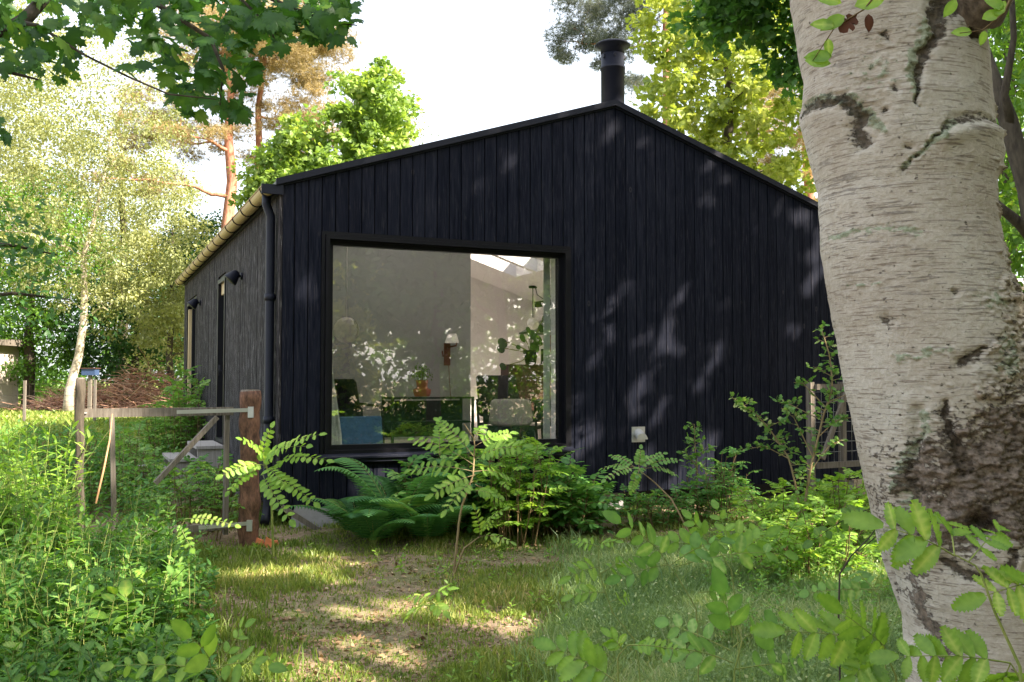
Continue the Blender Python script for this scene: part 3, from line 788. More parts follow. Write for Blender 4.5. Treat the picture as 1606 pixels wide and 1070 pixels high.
# ------------------------------------------------------------------ gate and posts
def rustic_post(label, px, z, h, r, mat, lean=(0, 0), capm=None):
    p = G(px, z)
    t = empty('post', label, 'post', p)
    b = MB(); n = 24
    pts = [(lean[0] * k / n + .006 * math.sin(k * .9), lean[1] * k / n, -.15 + (h + .15) * k / n) for k in range(n + 1)]
    rr = [r * (1 + .05 * math.sin(k * 1.7) + .03 * math.sin(k * 4.1)) for k in range(n + 1)]
    b.tube(pts, rr, 22, True, .5, .18)
    b.build('shaft', mat, t, smooth=True)
    b = MB(); b.lathe([(0, .02), (r * .93, .012), (r * .98, -.05), (r * .96, -.09)], (pts[-1][0], pts[-1][1], pts[-1][2]), 18); b.build('cut_end', M['grey_wood'], t)
    return t, p
post_r, pR = rustic_post('thick red-brown bark post with a pale cut top beside the downpipe', 393, 8.86, 1.41, .092, M['bark_post'], (.0, 0))
post_l, pL = rustic_post('thin dark bark post at the left end of the garden gate', 130, 8.15, 1.50, .036, M['bark_dark'], (-.02, 0))
gz = 8.70
A = W(357, 645, gz + .05); B = W(132, 650, 8.22)
gate = empty('garden_gate', 'weathered timber garden gate with a diagonal brace and metal hinge straps', 'gate', (A.x, A.y, float(gh(A.x, A.y))))
o3 = Vector(gate.location)
gd = (B - A).normalized(); gl = (B - A).length
def gp(s, z, off=0): return Vector((gd.x * s, gd.y * s, z)) + Vector((gd.y, -gd.x, 0)) * off
TZ = A.z - o3.z
b = MB(); b.beam(gp(-.05, TZ), gp(gl, TZ), .04, .075, rnd=.4); b.build('rail', M['grey_wood'], gate)
b = MB(); b.beam(gp(.0, .12, .042), gp(.0, TZ - .04, .042), .085, .04, (gd.x, gd.y, 0), .3); b.build('stile', M['grey_wood'], gate)
b = MB(); b.beam(gp(gl - .26, .12, -.002), gp(gl - .22, TZ - .039, -.002), .085, .04, (gd.x, gd.y, 0), .2); b.build('stile', M['grey_wood'], gate)
b = MB(); b.beam(gp(.62, .62, -.043), gp(.10, TZ - .05, -.043), .08, .04, (gd.x, gd.y, 0), .6); b.build('brace', M['grey_wood'], gate)
b = MB(); b.beam(gp(.0, .20), gp(gl - .2, .20), .04, .06, rnd=.6); b.build('lower_rail', M['grey_wood'], gate)
b = MB()
for k in range(9): b.tube([gp(.1 + k * .13, .22, .023), gp(.1 + k * .13, TZ - .03, .023)], .0006, 4)
for k in range(6): b.tube([gp(.05, .32 + k * .14, .023), gp(gl - .22, .32 + k * .14, .023)], .0006, 4)
b.build('wire_mesh', M['bark_dark'], gate)
for z, ln in ((TZ + .01, .45), (.22, .25)):
    b = MB(); b.beam(gp(-.19, z, -.062), gp(ln, z - .01, -.062), .006, .034, rnd=.5); st = b.build('hinge_strap', M['galv'], gate)
    b = MB(); b.box(-.025, .025, -.02, .02, -.05, .05)
    o = b.build('hinge_pin', M['galv'], st); o.location = gp(-.2, z - .02, -.06)
b = MB(); b.tube([gp(gl - .02, TZ, -.03), gp(gl + .03, TZ, -.05), gp(gl + .03, TZ, .05), gp(gl - .02, TZ, .03)], .007, 6); b.build('latch', M['galv'], gate)
# leaning cane, brick
cn = MB(); cn.tube([W(150, 790, 7.6), W(163, 735, 7.7), W(172, 690, 7.9), W(176, 650, 8.1)], [.009, .008, .007, .006], 8)
tag(cn.build('cane', M['cane'], smooth=True), 'thin orange cane leaning against the left gate stile', 'cane')
p = G(421, 8.75)
b = MB()
for k in range(5):
    a = k * 1.3; b.hexa([(x * .5 + .045 * math.cos(a) * 1.6, y * .45 + .04 * math.sin(a), zz) for x, y, zz in ((-.09, -.06, 0), (.09, -.05, 0), (.08, .06, 0), (-.08, .06, 0), (-.05, -.04, .07 + .01 * k), (.06, -.03, .06), (.05, .04, .065), (-.05, .05, .05))])
o = b.build('brick_rubble', M['stone']); o.location = p - Vector((0, 0, .015)); tag(o, 'small heap of orange broken brick at the foot of the bark post', 'brick')
# right hand wooden frame with mesh near the far corner
gp0, gp1 = W(1272, 727, 11.35), W(1400, 727, 12.0)
rg = empty('side_gate', 'wooden framed wire mesh gate against the black wall behind the birch', 'gate', (gp0.x, gp0.y, float(gh(gp0.x, gp0.y))))
q = gp1 - gp0; q.z = 0; ql = q.length; q.normalize()
def qp(s, z, off=0): return Vector((q.x * s, q.y * s, z)) + Vector((q.y, -q.x, 0)) * off
for s in (0, .52, ql): b = MB(); b.beam(qp(s, 0), qp(s, 1.46), .08, .06, (q.x, q.y, 0), .7); b.build('stile', M['grey_wood'], rg)
for z in (.47, 1.40): b = MB(); b.beam(qp(.04, z, .05), qp(ql - .04, z, .05), .05, .07, rnd=.5); b.build('rail', M['grey_wood'], rg)
b = MB(); b.beam(qp(.08, .55, .10), qp(.50, 1.35, .10), .035, .06, (q.x, q.y, 0), .9); b.build('brace', M['grey_wood'], rg)
b = MB()
for k in range(10): b.tube([qp(.08 + k * .1, .45), qp(.08 + k * .1, 1.4)], .0018, 4)
for k in range(8): b.tube([qp(.04, .5 + k * .12), qp(ql, .5 + k * .12)], .0018, 4)
b.build('wire_mesh', M['galv'], rg)

# ------------------------------------------------------------------ leaf templates  (side x, along y, normal z)
T_QUAD = (np.array([(0, 0, 0), (.30, .42, .07), (0, 1, -.04), (-.30, .42, .07)], float), np.array([(0, 1, 2), (0, 2, 3)]))
def oval_t(w=.30, n=5, fold=.10, droop=.12, power=1.0, tip=0.0):
    V, F = [], []
    for i in range(n + 1):
        y = i / n; hw = w * (math.sin(math.pi * min(1, y ** .85)) ** .75) if 0 < i < n else 0
        z = -droop * y * y; cz = .014 if i % 2 else -.01
        V += [(0, y, z), (hw, y, z + cz + fold * hw / w * .6), (-hw, y, z + cz + fold * hw / w * .6)]
    for i in range(n):
        a, c = i * 3, i * 3 + 3
        F += [(a, a + 1, c + 1), (a, c + 1, c), (a, c + 2, a + 2), (a, c, c + 2)]
    return np.array(V, float), np.array(F)
T_OVAL = oval_t(.26, 6, .06, .12)
T_ROUND = oval_t(.34, 6, .05, .10)
def serr_t(w=.17, n=9, fold=.06, droop=.15):
    """toothed rowan leaflet"""
    V, F = [], []
    for i in range(n + 1):
        y = i / n
        hw = w * (math.sin(math.pi * min(1, .06 + y * .94)) ** .7) if i < n else 0
        z = -droop * y * y; fold = .06 + (.022 if i % 2 else -.012)
        V += [(0, y, z), (hw, y, z + fold), (-hw, y, z + fold), (hw * 1.28, min(1, y + .95 / n), z + fold * .9), (-hw * 1.28, min(1, y + .95 / n), z + fold * .9)]
    for i in range(n):
        a, c = i * 5, i * 5 + 5
        F += [(a, a + 1, c + 1), (a, c + 1, c), (a, c + 2, a + 2), (a, c, c + 2), (a + 1, a + 3, c + 1), (a + 2, c + 2, a + 4)]
    return np.array(V, float), np.array(F)
T_SERR = serr_t(.22, 10)
def maple_t():
    half = [(0, 0), (.10, .04), (.30, -.06), (.33, .06), (.55, .10), (.46, .22), (.62, .36), (.44, .38), (.52, .60), (.36, .56), (.32, .70), (.20, .58), (.16, .66), (.22, .82), (.10, .84), (0, 1.05)]
    outl = half + [(-x, y) for x, y in half[-2:0:-1]]
    V = [(0, .30, 0.04)] + [(x, y, -.10 * abs(x) * 1.5 - .08 * y * y) for x, y in outl]
    n = len(outl)
    return np.array(V, float), np.array([(0, 1 + i, 1 + (i + 1) % n) for i in range(n)])
T_MAPLE = maple_t()
def lobed_t():
    """deeply lobed hawthorn / oak leaf"""
    half = [(0, 0), (.06, .15), (.26, .22), (.30, .36), (.12, .40), (.34, .50), (.36, .66), (.16, .66), (.24, .82), (.14, .94), (0, 1)]
    outl = half + [(-x, y) for x, y in half[-2:0:-1]]
    V = [(0, .5, -.05)] + [(x, y, .05 * abs(x) - .1 * y * y) for x, y in outl]
    n = len(outl)
    return np.array(V, float), np.array([(0, 1 + i, 1 + (i + 1) % n) for i in range(n)])
T_LOBED = lobed_t()
def tuft_t():
    V, F = [], []
    r = np.random.default_rng(3)
    for k in range(9):
        d = r.normal(size=3); d[1] = abs(d[1]) + .4; d /= np.linalg.norm(d); s_ = np.cross(d, r.normal(size=3)); s_ /= np.linalg.norm(s_)
        n = len(V); V += [tuple(s_ * .035), tuple(-s_ * .035), tuple(d)]; F.append((n, n + 1, n + 2))
    return np.array(V), np.array(F)
T_TUFT = tuft_t()

for t_, st_ in ((T_OVAL, 3), (T_ROUND, 3), (T_SERR, 5)):
    TOFF[id(t_[0])] = np.array([.30 if k % st_ == 0 else (.06 if (k // st_) % 2 else -.10) for k in range(len(t_[0]))])
TOFF[id(T_MAPLE[0])] = np.array([.25] + [0.0] * (len(T_MAPLE[0]) - 1))
# ------------------------------------------------------------------ gaps cut into the crowns to place sun patches on wall and garden
def wallp(px, py):
    a, b_ = (px - CXP) / FPX, (CYP - py) / FPX
    d = Vector((a, math.cos(PITCH) - math.sin(PITCH) * b_, math.sin(PITCH) + math.cos(PITCH) * b_)); o = Vector((0, 0, CAMH)); n = -GS
    k = (Vector((CX0, CY0, 0)) - o).dot(n) / d.dot(n); return o + d * k
def groundp(px, py, h=0.0):
    a, b_ = (px - CXP) / FPX, (CYP - py) / FPX
    d = Vector((a, math.cos(PITCH) - math.sin(PITCH) * b_, math.sin(PITCH) + math.cos(PITCH) * b_)); return Vector((0, 0, CAMH)) + d * ((CAMH - h) / -d.z)
GAPS = [(wallp(x, y), r) for x, y, r in ((790, 255, .15), (738, 292, .12), (955, 205, .14), (1040, 530, .24), (1108, 560, .20), (1062, 475, .15), (960, 468, .16), (1092, 600, .17),
    (1000, 622, .2), (1036, 640, .16), (1104, 702, .26), (1066, 742, .26), (1155, 690, .12), (1222, 318, .15), (1256, 340, .18), (1270, 432, .24), (1262, 405, .17), (1285, 380, .2),
    (580, 752, .22), (612, 735, .16), (475, 462, .14), (925, 562, .15), (1112, 262, .11), (900, 352, .12), (1010, 335, .10), (860, 330, .10), (1140, 470, .12), (990, 545, .13), (1240, 520, .14), (890, 640, .14), (1000, 735, .2))]
GAPS += [(groundp(x, y), r) for x, y, r in ((560, 880, .26), (470, 893, .22), (405, 897, .25), (640, 935, .3), (570, 955, .3), (720, 950, .3), (480, 1050, .35), (400, 1060, .25), (790, 975, .3), (910, 850, .25), (840, 815, .3), (1010, 800, .4),
    (960, 880, .22), (1030, 900, .22), (540, 1000, .2), (870, 930, .2), (1120, 850, .35), (640, 1020, .2), (1060, 960, .25))]
GAPS += [(groundp(x, y, h), r) for x, y, h, r in ((1180, 760, .35, .6), (1290, 760, .4, .7), (1240, 830, .3, .55), (1330, 860, .3, .5), (1290, 660, .8, .35), (1200, 660, .8, .3), (1130, 740, .4, .4), (900, 750, .5, .35), (860, 770, .5, .35), (920, 800, .25, .25), (560, 800, .4, .22), (600, 850, .3, .2), (660, 760, .6, .15), (880, 720, .6, .3), (760, 700, .9, .25),
    (200, 830, .6, .5), (270, 870, .45, .4), (150, 900, .6, .3), (60, 700, 1.0, .4), (20, 760, 1.0, .35), (230, 930, .4, .25), (330, 880, .3, .25), (100, 860, .7, .35), (290, 780, .5, .3), (440, 720, .9, .3), (410, 838, .1, .12))]
GAPS += [(W(1560, 455, BZ_ - .1), .10) for BZ_ in (2.62,)] + [(W(1588, 545, 2.5), .10), (W(1480, 850, 2.4), .06)]
def ungap(P):
    keep = np.ones(len(P), bool); S_ = np.array(SUN_DIR)
    jit = 1 + .22 * np.random.default_rng(4).normal(size=len(P))
    for o_, r_ in GAPS:
        v = P - np.array(o_); t_ = v @ S_; d = np.linalg.norm(v - t_[:, None] * S_, axis=1)
        keep &= ~((t_ > 1.6) & (d < (r_ * .92 + .02) * jit))
    return keep

# ------------------------------------------------------------------ trees
def grow(bt, trunk, tr_r, clumps, limb_r, seed, sag=.15, min_h=0.25):
    """branches from trunk polyline to clump centres"""
    r = np.random.default_rng(seed)
    tp = np.asarray([tuple(p) for p in trunk], float)
    # resample trunk nodes
    nodes, nr = [], []
    L = len(tp)
    for i in range(L - 1):
        for f in np.linspace(0, 1, 6, endpoint=False):
            nodes.append(tp[i] * (1 - f) + tp[i + 1] * f); nr.append((tr_r[i] * (1 - f) + tr_r[i + 1] * f) * .55)
    k0 = int(len(nodes) * min_h)
    nodes = nodes[k0:]; nr = nr[k0:]
    top = tp[-1]
    order = np.argsort([np.min(np.linalg.norm(np.array(nodes) - c, axis=1)) for c in clumps])
    order = list(order); r.shuffle(order[:0])
    big = list(r.permutation(order)[:max(3, len(order) // 7)])
    rest = [i for i in order if i not in big]
    for gi, i in enumerate(big + rest):
        c = clumps[i]; NA = np.array(nodes)
        d = np.linalg.norm(NA - c, axis=1) + np.where(NA[:, 2] > c[2] - .1, (NA[:, 2] - c[2] + .1) * 1.2, 0)
        j = int(np.argmin(d)); a = NA[j]; ln = np.linalg.norm(c - a)
        if ln < .15: continue
        n = max(4, min(9, int(ln / .5) + 3))
        R0 = min(nr[j] * .8, limb_r * min(1, ln / 2.2) * (1.0 if gi < len(big) else .45))
        off = r.normal(size=3) * ln * .09
        pts, rad = [], []
        for k in range(n + 1):
            f = k / n; p = a * (1 - f) + c * f + off * math.sin(f * math.pi) + np.array([0, 0, sag * ln * math.sin(f * math.pi) * .8])
            p = p + r.normal(size=3) * ln * .018 * (0 < k < n)
            pts.append(p); rad.append(R0 * (1 - f) + R0 * .22 * f)
        bt.tube(pts, rad, 6 if R0 > .03 else 4, False)
        for k in range(1, n + 1): nodes.append(pts[k]); nr.append(rad[k])
def sample_crown(ells, n, seed, shell=.45):
    r = np.random.default_rng(seed); P = []
    w = np.array([e[3] * e[4] * e[5] for e in ells]) ** .7; w /= w.sum()
    tries = 0
    vol = sum(e[3] * e[4] * e[5] for e in ells) * 4.2
    dm = .62 * (vol / n) ** (1 / 3)
    while len(P) < n and tries < n * 60:
        tries += 1
        e = ells[r.choice(len(ells), p=w)]
        d = r.normal(size=3); d /= np.linalg.norm(d)
        rad = r.random() ** shell if True else 1
        p = np.array(e[:3]) + d * rad * np.array(e[3:6])
        if P and np.min(np.linalg.norm(np.array(P) - p, axis=1)) < dm * (1 if tries < n * 30 else .5): continue
        P.append(p)
    return np.array(P)
def scatter(b, clumps, per, cr, size, tmpl, seed, flat=.65, droop=.25, jit=.35, updir=.9, gap_base=None):
    r = np.random.default_rng(seed); m = len(clumps) * per
    idx = np.repeat(np.arange(len(clumps)), per)
    crv = cr * r.uniform(.6, 1.35, len(clumps))
    d = r.normal(size=(m, 3)); d /= np.linalg.norm(d, axis=1)[:, None]
    rad = (r.random(m) ** .55)[:, None] * crv[idx][:, None]
    P = clumps[idx] + d * rad * np.array([1, 1, flat])
    D = d * .7 + r.normal(size=(m, 3)) * .6 + np.array([0, 0, -droop])
    N_ = r.normal(size=(m, 3)) * .55 + np.array([0, 0, updir])
    tint = np.clip(r.random(m) * .55 + (r.random(len(clumps)) * .45)[idx], 0, 1)
    Fm = frames(D, N_) * (size * r.uniform(1 - jit, 1 + jit, (m, 1, 1)))
    if gap_base is not None:
        k_ = ungap(P + np.array(gap_base)); Fm, P, tint = Fm[k_], P[k_], tint[k_]
    b.inst(tmpl[0], tmpl[1], Fm, P, tint)
def tree(name, label, cat, base, h, r0, ells, n_cl, per, cr, size, leafm, barkm, tmpl=T_QUAD, seed=1, lean=(0, 0), limb_r=.09, group=None,
         flat=.65, droop=.25, sag=.1, min_h=.25, wob=.12, shell=.45, updir=.9, trunk_top=None, gaps=False):
    """ells in coordinates relative to the base"""
    t = empty(name, label, cat, base, 0, group)
    n = 9; tt = trunk_top or h * .93
    rr_ = np.random.default_rng(seed + 5)
    tp = [np.array([lean[0] * (k / n) ** 1.3 + (rr_.normal() * .05 if k else 0) * h / 8, lean[1] * k / n + (rr_.normal() * .05 if k else 0) * h / 8, -.2 + (tt + .2) * k / n]) for k in range(n + 1)]
    tr = [r0 * (1.25 if k == 0 else 1) * (1 - .80 * k / n) for k in range(n + 1)]
    bt = MB(); bt.tube(tp, tr, 12, True, .5, wob)
    cl = sample_crown(ells, n_cl, seed, shell)
    grow(bt, tp, tr, cl, limb_r, seed, sag, min_h)
    bt.build('trunk', barkm, t, smooth=True)
    bl = MB(); scatter(bl, cl, per, cr, size, tmpl, seed + 1, flat, droop, .35, updir, tuple(base) if gaps else None)
    bl.build('crown', leafm, t)
    return t

TB = 'trees behind the garden'
# --- left background
tree('birch_tree', 'slender white-trunked birch with pale sunlit leaves left of the house', 'tree', G(108, 25), 12.5, .125,
     [(.8, -1.2, 7.0, 3.0, 2.2, 4.6), (1.3, -1.2, 4.4, 2.6, 1.6, 1.9), (-2.0, -.8, 7.2, 2.4, 2, 4.2)], 290, 130, .55, .08, M['leaf_birch'], M['bark_birch_far'], seed=11, lean=(1.0, 0), limb_r=.06, droop=.6, group=None, trunk_top=7.6)
tree('pine_tree', 'pink-barked pine, the left of two standing behind the gutter', 'tree', G(358, 31), 14.5, .31,
     [(-1.8, 0, 9.4, 2.4, 2, 1.2), (.6, 0, 12.0, 3.2, 2.5, 1.6), (-3.0, -.5, 7.3, 1.5, 1.2, .55)], 100, 130, .62, .17, M['needle'], M['bark_pine'], T_TUFT, 21, (-.2, 0), .13, 'pines behind the gutter', .45, .0, .05, .42)
tree('pine_tree', 'pink-barked pine, the right of two standing behind the gutter', 'tree', G(398, 32), 14.0, .26,
     [(1.2, 0, 8.2, 1.6, 1.4, .8), (2.4, 0, 9.9, 2.6, 1.8, 1.0), (.6, 0, 12.2, 2.6, 2, 1.4), (.8, 0, 6.4, 1.0, 1.0, .5)], 100, 130, .62, .17, M['needle'], M['bark_pine'], T_TUFT, 22, (.3, 0), .12, 'pines behind the gutter', .45, .0, .05, .4)
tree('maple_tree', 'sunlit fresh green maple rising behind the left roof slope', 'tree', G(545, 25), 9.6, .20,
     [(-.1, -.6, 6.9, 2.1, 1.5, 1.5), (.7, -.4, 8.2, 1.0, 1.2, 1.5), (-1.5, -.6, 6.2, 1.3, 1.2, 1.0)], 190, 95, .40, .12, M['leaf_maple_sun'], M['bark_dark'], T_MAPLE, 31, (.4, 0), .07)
tree('birch_tree', 'thin airy birch top showing right of the fresh green maple', 'tree', G(640, 30), 11.0, .12,
     [(.0, 0, 8.5, .9, .9, 2.2)], 50, 45, .42, .075, M['leaf_birch'], M['bark_birch_far'], seed=33, limb_r=.025, droop=.6)
tree('broadleaf_tree', 'dark green round tree low behind the gutter end', 'tree', G(315, 34), 6.6, .2,
     [(0, 0, 4.9, 2.0, 1.8, 1.9)], 60, 190, .55, .13, M['leaf_dark'], M['bark_dark'], seed=35)
# shrubs and hedge trees filling the far left
tree('broadleaf_tree', 'yellow-green leafy tree beside the far corner of the house', 'tree', G(268, 27), 5.6, .12,
     [(0, 0, 3.3, 2.1, 1.8, 2.2)], 90, 190, .5, .10, M['leaf_birch'], M['bark_dark'], seed=41, group=TB)
tree('broadleaf_tree', 'deep green shrubby tree in the gap between the white birch trunk and the house', 'tree', G(215, 30), 5.2, .15,
     [(0, 0, 2.6, 2.4, 1.8, 2.3)], 80, 190, .6, .13, M['leaf_dark'], M['bark_dark'], seed=42, group=TB)
tree('broadleaf_tree', 'mid green tree immediately left of the white birch trunk', 'tree', G(45, 29), 7.5, .18,
     [(0, 0, 3.9, 2.6, 2, 3.3)], 110, 190, .62, .12, M['leaf_mid'], M['bark_dark'], seed=43, group=TB)
tree('broadleaf_tree', 'tall pale leafy tree at the left edge behind the overhanging maple branch', 'tree', G(-30, 33), 14, .28,
     [(0, 0, 8.5, 3.6, 3, 5.0)], 150, 170, .8, .12, M['leaf_birch'], M['bark_dark'], seed=44, group=TB)
tree('broadleaf_tree', 'pale leafy tree behind the two pines', 'tree', G(190, 38), 13.5, .25,
     [(0, 0, 8.0, 3.2, 3, 3.4)], 120, 120, .8, .12, M['leaf_birch'], M['bark_dark'], seed=45, group=TB)
# far hedge row so that no bare horizon shows
b = MB(); cl = []
r_ = np.random.default_rng(77)
for k in range(360):
    x = r_.uniform(-34, -4.5); cl.append((x, r_.uniform(40, 46), .6 + abs(r_.normal()) * 1.7 + 1.2 * math.sin(x * .7)))
for k in range(420):
    x = r_.uniform(2, 34); cl.append((x, r_.uniform(36, 44), .6 + abs(r_.normal()) * 2.6 + 1.2 * math.sin(x * .6)))
scatter(b, np.array(cl), 110, 1.1, .22, T_QUAD, 78)
tag(b.build('hedge', M['leaf_mid']), 'distant dense green hedge closing the garden behind the brushwood', 'hedge', kind='stuff')

# --- right background
tree('maple_tree', 'brilliant yellow-green maple over the right roof slope', 'tree', G(1135, 21), 11.5, .22,
     [(.1, 0, 7.2, 2.2, 1.8, 2.6), (-.8, 0, 5.6, 1.2, 1.4, 1.4), (1.4, 0, 5.0, 1.6, 1.4, 1.9), (0, 0, 9.6, 1.9, 1.6, 1.6)], 230, 58, .38, .13, M['leaf_yellow'], M['bark_dark'], T_MAPLE, 51, (.2, 0), .06)
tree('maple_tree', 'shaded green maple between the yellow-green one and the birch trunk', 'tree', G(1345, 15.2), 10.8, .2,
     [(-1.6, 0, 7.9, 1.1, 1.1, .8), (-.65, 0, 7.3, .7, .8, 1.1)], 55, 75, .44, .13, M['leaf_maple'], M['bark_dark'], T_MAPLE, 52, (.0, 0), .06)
tree('pine_tree', 'bluish pine whose branches hang beside the chimney', 'tree', G(1050, 29), 16.5, .28,
     [(-2.2, 0, 12.2, 1.5, 1.4, 1.3), (-.5, 0, 13.6, 3.0, 2, 1.2), (-1.2, 0, 10.6, .8, .8, .6)], 62, 130, .55, .17, M['needle_blue'], M['bark_pine'], T_TUFT, 53, (.0, 0), .11, None, .5, .0, .05, .5)
tree('pine_tree', 'tan pine with dead twigs low behind the birch trunk and the right roof edge', 'tree', G(1262, 27), 13, .26,
     [(-.2, 0, 6.0, 1.5, 1.2, .9), (0, 0, 9.0, 2.0, 1.6, 1.2), (-1.0, 0, 7.5, 1.2, 1.2, .7)], 60, 120, .58, .17, M['needle'], M['bark_pine'], T_TUFT, 54, (.1, 0), .10, None, .5)
tree('broadleaf_tree', 'tall green tree filling the sky right of the birch trunk', 'tree', G(1590, 19), 12, .25,
     [(.4, 0, 5.0, 1.8, 2.2, 3.2), (.4, 0, 9.0, 2.4, 2.2, 2.8)], 170, 150, .55, .12, M['leaf_mid'], M['bark_dark'], seed=55, group=TB)
tree('broadleaf_tree', 'green leafy tree low behind the yellow-green maple', 'tree', G(1180, 33), 9, .2,
     [(0, 0, 5.0, 3.6, 2.2, 3.4)], 110, 160, .7, .14, M['leaf_mid'], M['bark_dark'], seed=56, group=TB)
# small near tree right of the birch: leaning dark stems
t = empty('young_tree', 'small tree with leaning dark stems directly right of the birch trunk', 'tree', W(1640, 640, 7.0) * 1.0)
t.location.z = float(gh(t.location.x, t.location.y)); o3 = Vector(t.location)
b = MB()
def rel(px, py, z): return W(px, py, z) - o3
b.tube([(0, 0, -.1), rel(1640, 480, 7), rel(1612, 300, 7), rel(1582, 190, 7), rel(1555, 120, 7.1), rel(1535, 60, 7.2), rel(1500, -60, 7.4)], [.10, .085, .072, .068, .058, .05, .04], 10, True, .5, .1)
b.tube([rel(1640, 400, 7), rel(1600, 352, 6.9), rel(1565, 322, 6.8), rel(1548, 300, 6.8)], [.05, .042, .03, .02], 8, True, .5, .1)
b.tube([rel(1590, 215, 7), rel(1575, 150, 6.9), rel(1590, 60, 6.9), rel(1585, -40, 6.8)], [.04, .03, .022, .018], 8)
b.build('trunk', M['bark_dark'], t, smooth=True)
b = MB(); cl = np.array([tuple(rel(random.uniform(1530, 1680), random.uniform(-80, 440), random.uniform(7.4, 9.5))) for _ in range(60)])
scatter(b, cl, 42, .34, .085, T_OVAL, 91, droop=.5); b.build('crown', M['leaf_mid'], t)

# --- trees beside and behind the camera: they shade the garden and stand in the window's reflection
SH = 'trees standing behind the photographer'
S_h = np.array(SUN_H)[:2]
def shade(label, x, y, h, ells, n, per, cr, size, seed, leafm='leaf_maple', tmpl=T_MAPLE, **k):
    return tree('shade_tree', label, 'tree', (x, y, float(gh(x, y))), h, .2, ells, n, per, cr, size, M[leafm], M['bark_dark'], tmpl, seed, limb_r=.09, group=SH, gaps=True, **k)
shade('broad maple right of the photographer, outside the picture, reflected in the window', 10.5, 6.0, 14.5, [(0, 0, 8.4, 3.3, 3.8, 6.0)], 290, 85, .75, .20, 61)
shade('second maple right of the photographer, further from the house, outside the picture', 8.8, .2, 11, [(0, 0, 6.6, 3.0, 3.6, 4.4)], 210, 80, .75, .20, 62)
shade('maple right of the house, outside the picture, casting shade on the right of the gable', 13.2, 9.8, 13, [(0, 0, 7.6, 2.6, 2.8, 5.4)], 190, 85, .75, .20, 67)
shade('bushy tree further right behind the photographer, outside the picture', 14.5, 2.5, 13, [(0, 0, 7.4, 3.0, 4.4, 5.4)], 170, 70, .85, .21, 63, 'leaf_mid')
shade('wide tree behind the photographer, outside the picture', 7.0, -7.5, 11, [(0, 0, 5.4, 4.4, 3.4, 4.6)], 190, 60, .9, .20, 64, 'leaf_yellow')
shade('tall tree far behind the photographer, outside the picture', 14, -10, 14, [(0, 0, 7.0, 5.4, 4.4, 6.4)], 190, 60, 1.1, .24, 65, 'leaf_yellow')
shade('low spreading tree left behind the photographer, outside the picture', -1.5, -6, 9, [(0, 0, 5.5, 4.0, 3.2, 3.0)], 110, 60, .8, .20, 66)

rg_ = np.random.default_rng(87); cl = []
while len(cl) < 520:
    x, y = rg_.uniform(-6, 16), rg_.uniform(-15, 5)
    if math.hypot(x, y) > 3.2 and x > y * .75 + .6 or y < -3.2: cl.append((x, y, .25))
b = MB(); scatter(b, np.array(cl), 90, .75, .11, T_QUAD, 86, flat=.45)
tag(b.build('undergrowth', M['leaf_dark']), 'low undergrowth beneath the trees behind the photographer, outside the picture', 'undergrowth', kind='stuff')
rg_ = np.random.default_rng(88); cl = []
for k in range(800):
    a = rg_.uniform(-2.0, .15); rr_ = rg_.uniform(15, 24); cl.append((rr_ * math.cos(a), rr_ * math.sin(a) - 1, .3 + rg_.uniform(0, 1) ** 1.2 * 9.5))
b = MB(); scatter(b, np.array(cl), 90, 1.4, .28, T_QUAD, 89)
tag(b.build('woodland', M['leaf_mid']), 'woodland understorey closing the garden behind the photographer, outside the picture', 'woodland', kind='stuff')

# ------------------------------------------------------------------ the big birch in the foreground
BZ = 2.62
lp = [(-420, 1232), (-200, 1236), (0, 1243), (60, 1253), (120, 1262), (160, 1262), (178, 1258), (215, 1266), (255, 1276), (300, 1288), (400, 1292), (500, 1309), (600, 1329), (700, 1351), (800, 1371), (865, 1386), (921, 1404), (970, 1420), (1011, 1424), (1100, 1428), (1300, 1418), (1520, 1380)]
rp = [(-420, 1500), (-200, 1512), (0, 1528), (98, 1540), (196, 1547), (245, 1558), (270, 1556), (294, 1552), (350, 1556), (419, 1570), (471, 1586), (509, 1597), (560, 1612), (700, 1640), (850, 1670), (1011, 1690), (1100, 1700), (1300, 1730), (1520, 1790)]
bt_ = empty('birch_tree', 'massive white-barked birch trunk leaning up the right side of the picture', 'tree', (W(1560, 597, BZ).x, BZ, 0))
o3 = Vector(bt_.location)
rows, cols = 620, 300
ys = np.concatenate([np.linspace(-420, 0, 40, endpoint=False), np.linspace(0, 1075, rows, endpoint=False), np.linspace(1075, 1560, 40)])
L_ = np.interp(ys, [p[0] for p in lp], [p[1] for p in lp]); R_ = np.interp(ys, [p[0] for p in rp], [p[1] for p in rp])
cxp, hwp = (L_ + R_) / 2, (R_ - L_) / 2
half_front = 240
th = np.concatenate([np.linspace(-.08 * np.pi, 1.08 * np.pi, half_front, endpoint=False), np.linspace(1.08 * np.pi, 1.92 * np.pi, cols - half_front, endpoint=False)])
YS, TH = np.meshgrid(ys, th, indexing='ij')
CXg, HWg = cxp[:, None], hwp[:, None]
PXs = CXg - np.cos(TH) * HWg                # picture-like coordinates used only to lay the bark features out on the trunk
uu = -np.cos(TH); front = np.sin(TH) > -.2
PYs = YS
def blob(x, y, rx, ry, rot=0.0, soft=1.0):
    c, s_ = math.cos(rot), math.sin(rot)
    dx, dy = PXs - x, PYs - y
    a, b_ = (dx * c + dy * s_) / rx, (-dx * s_ + dy * c) / ry
    return np.exp(-(a * a + b_ * b_) * soft) * front
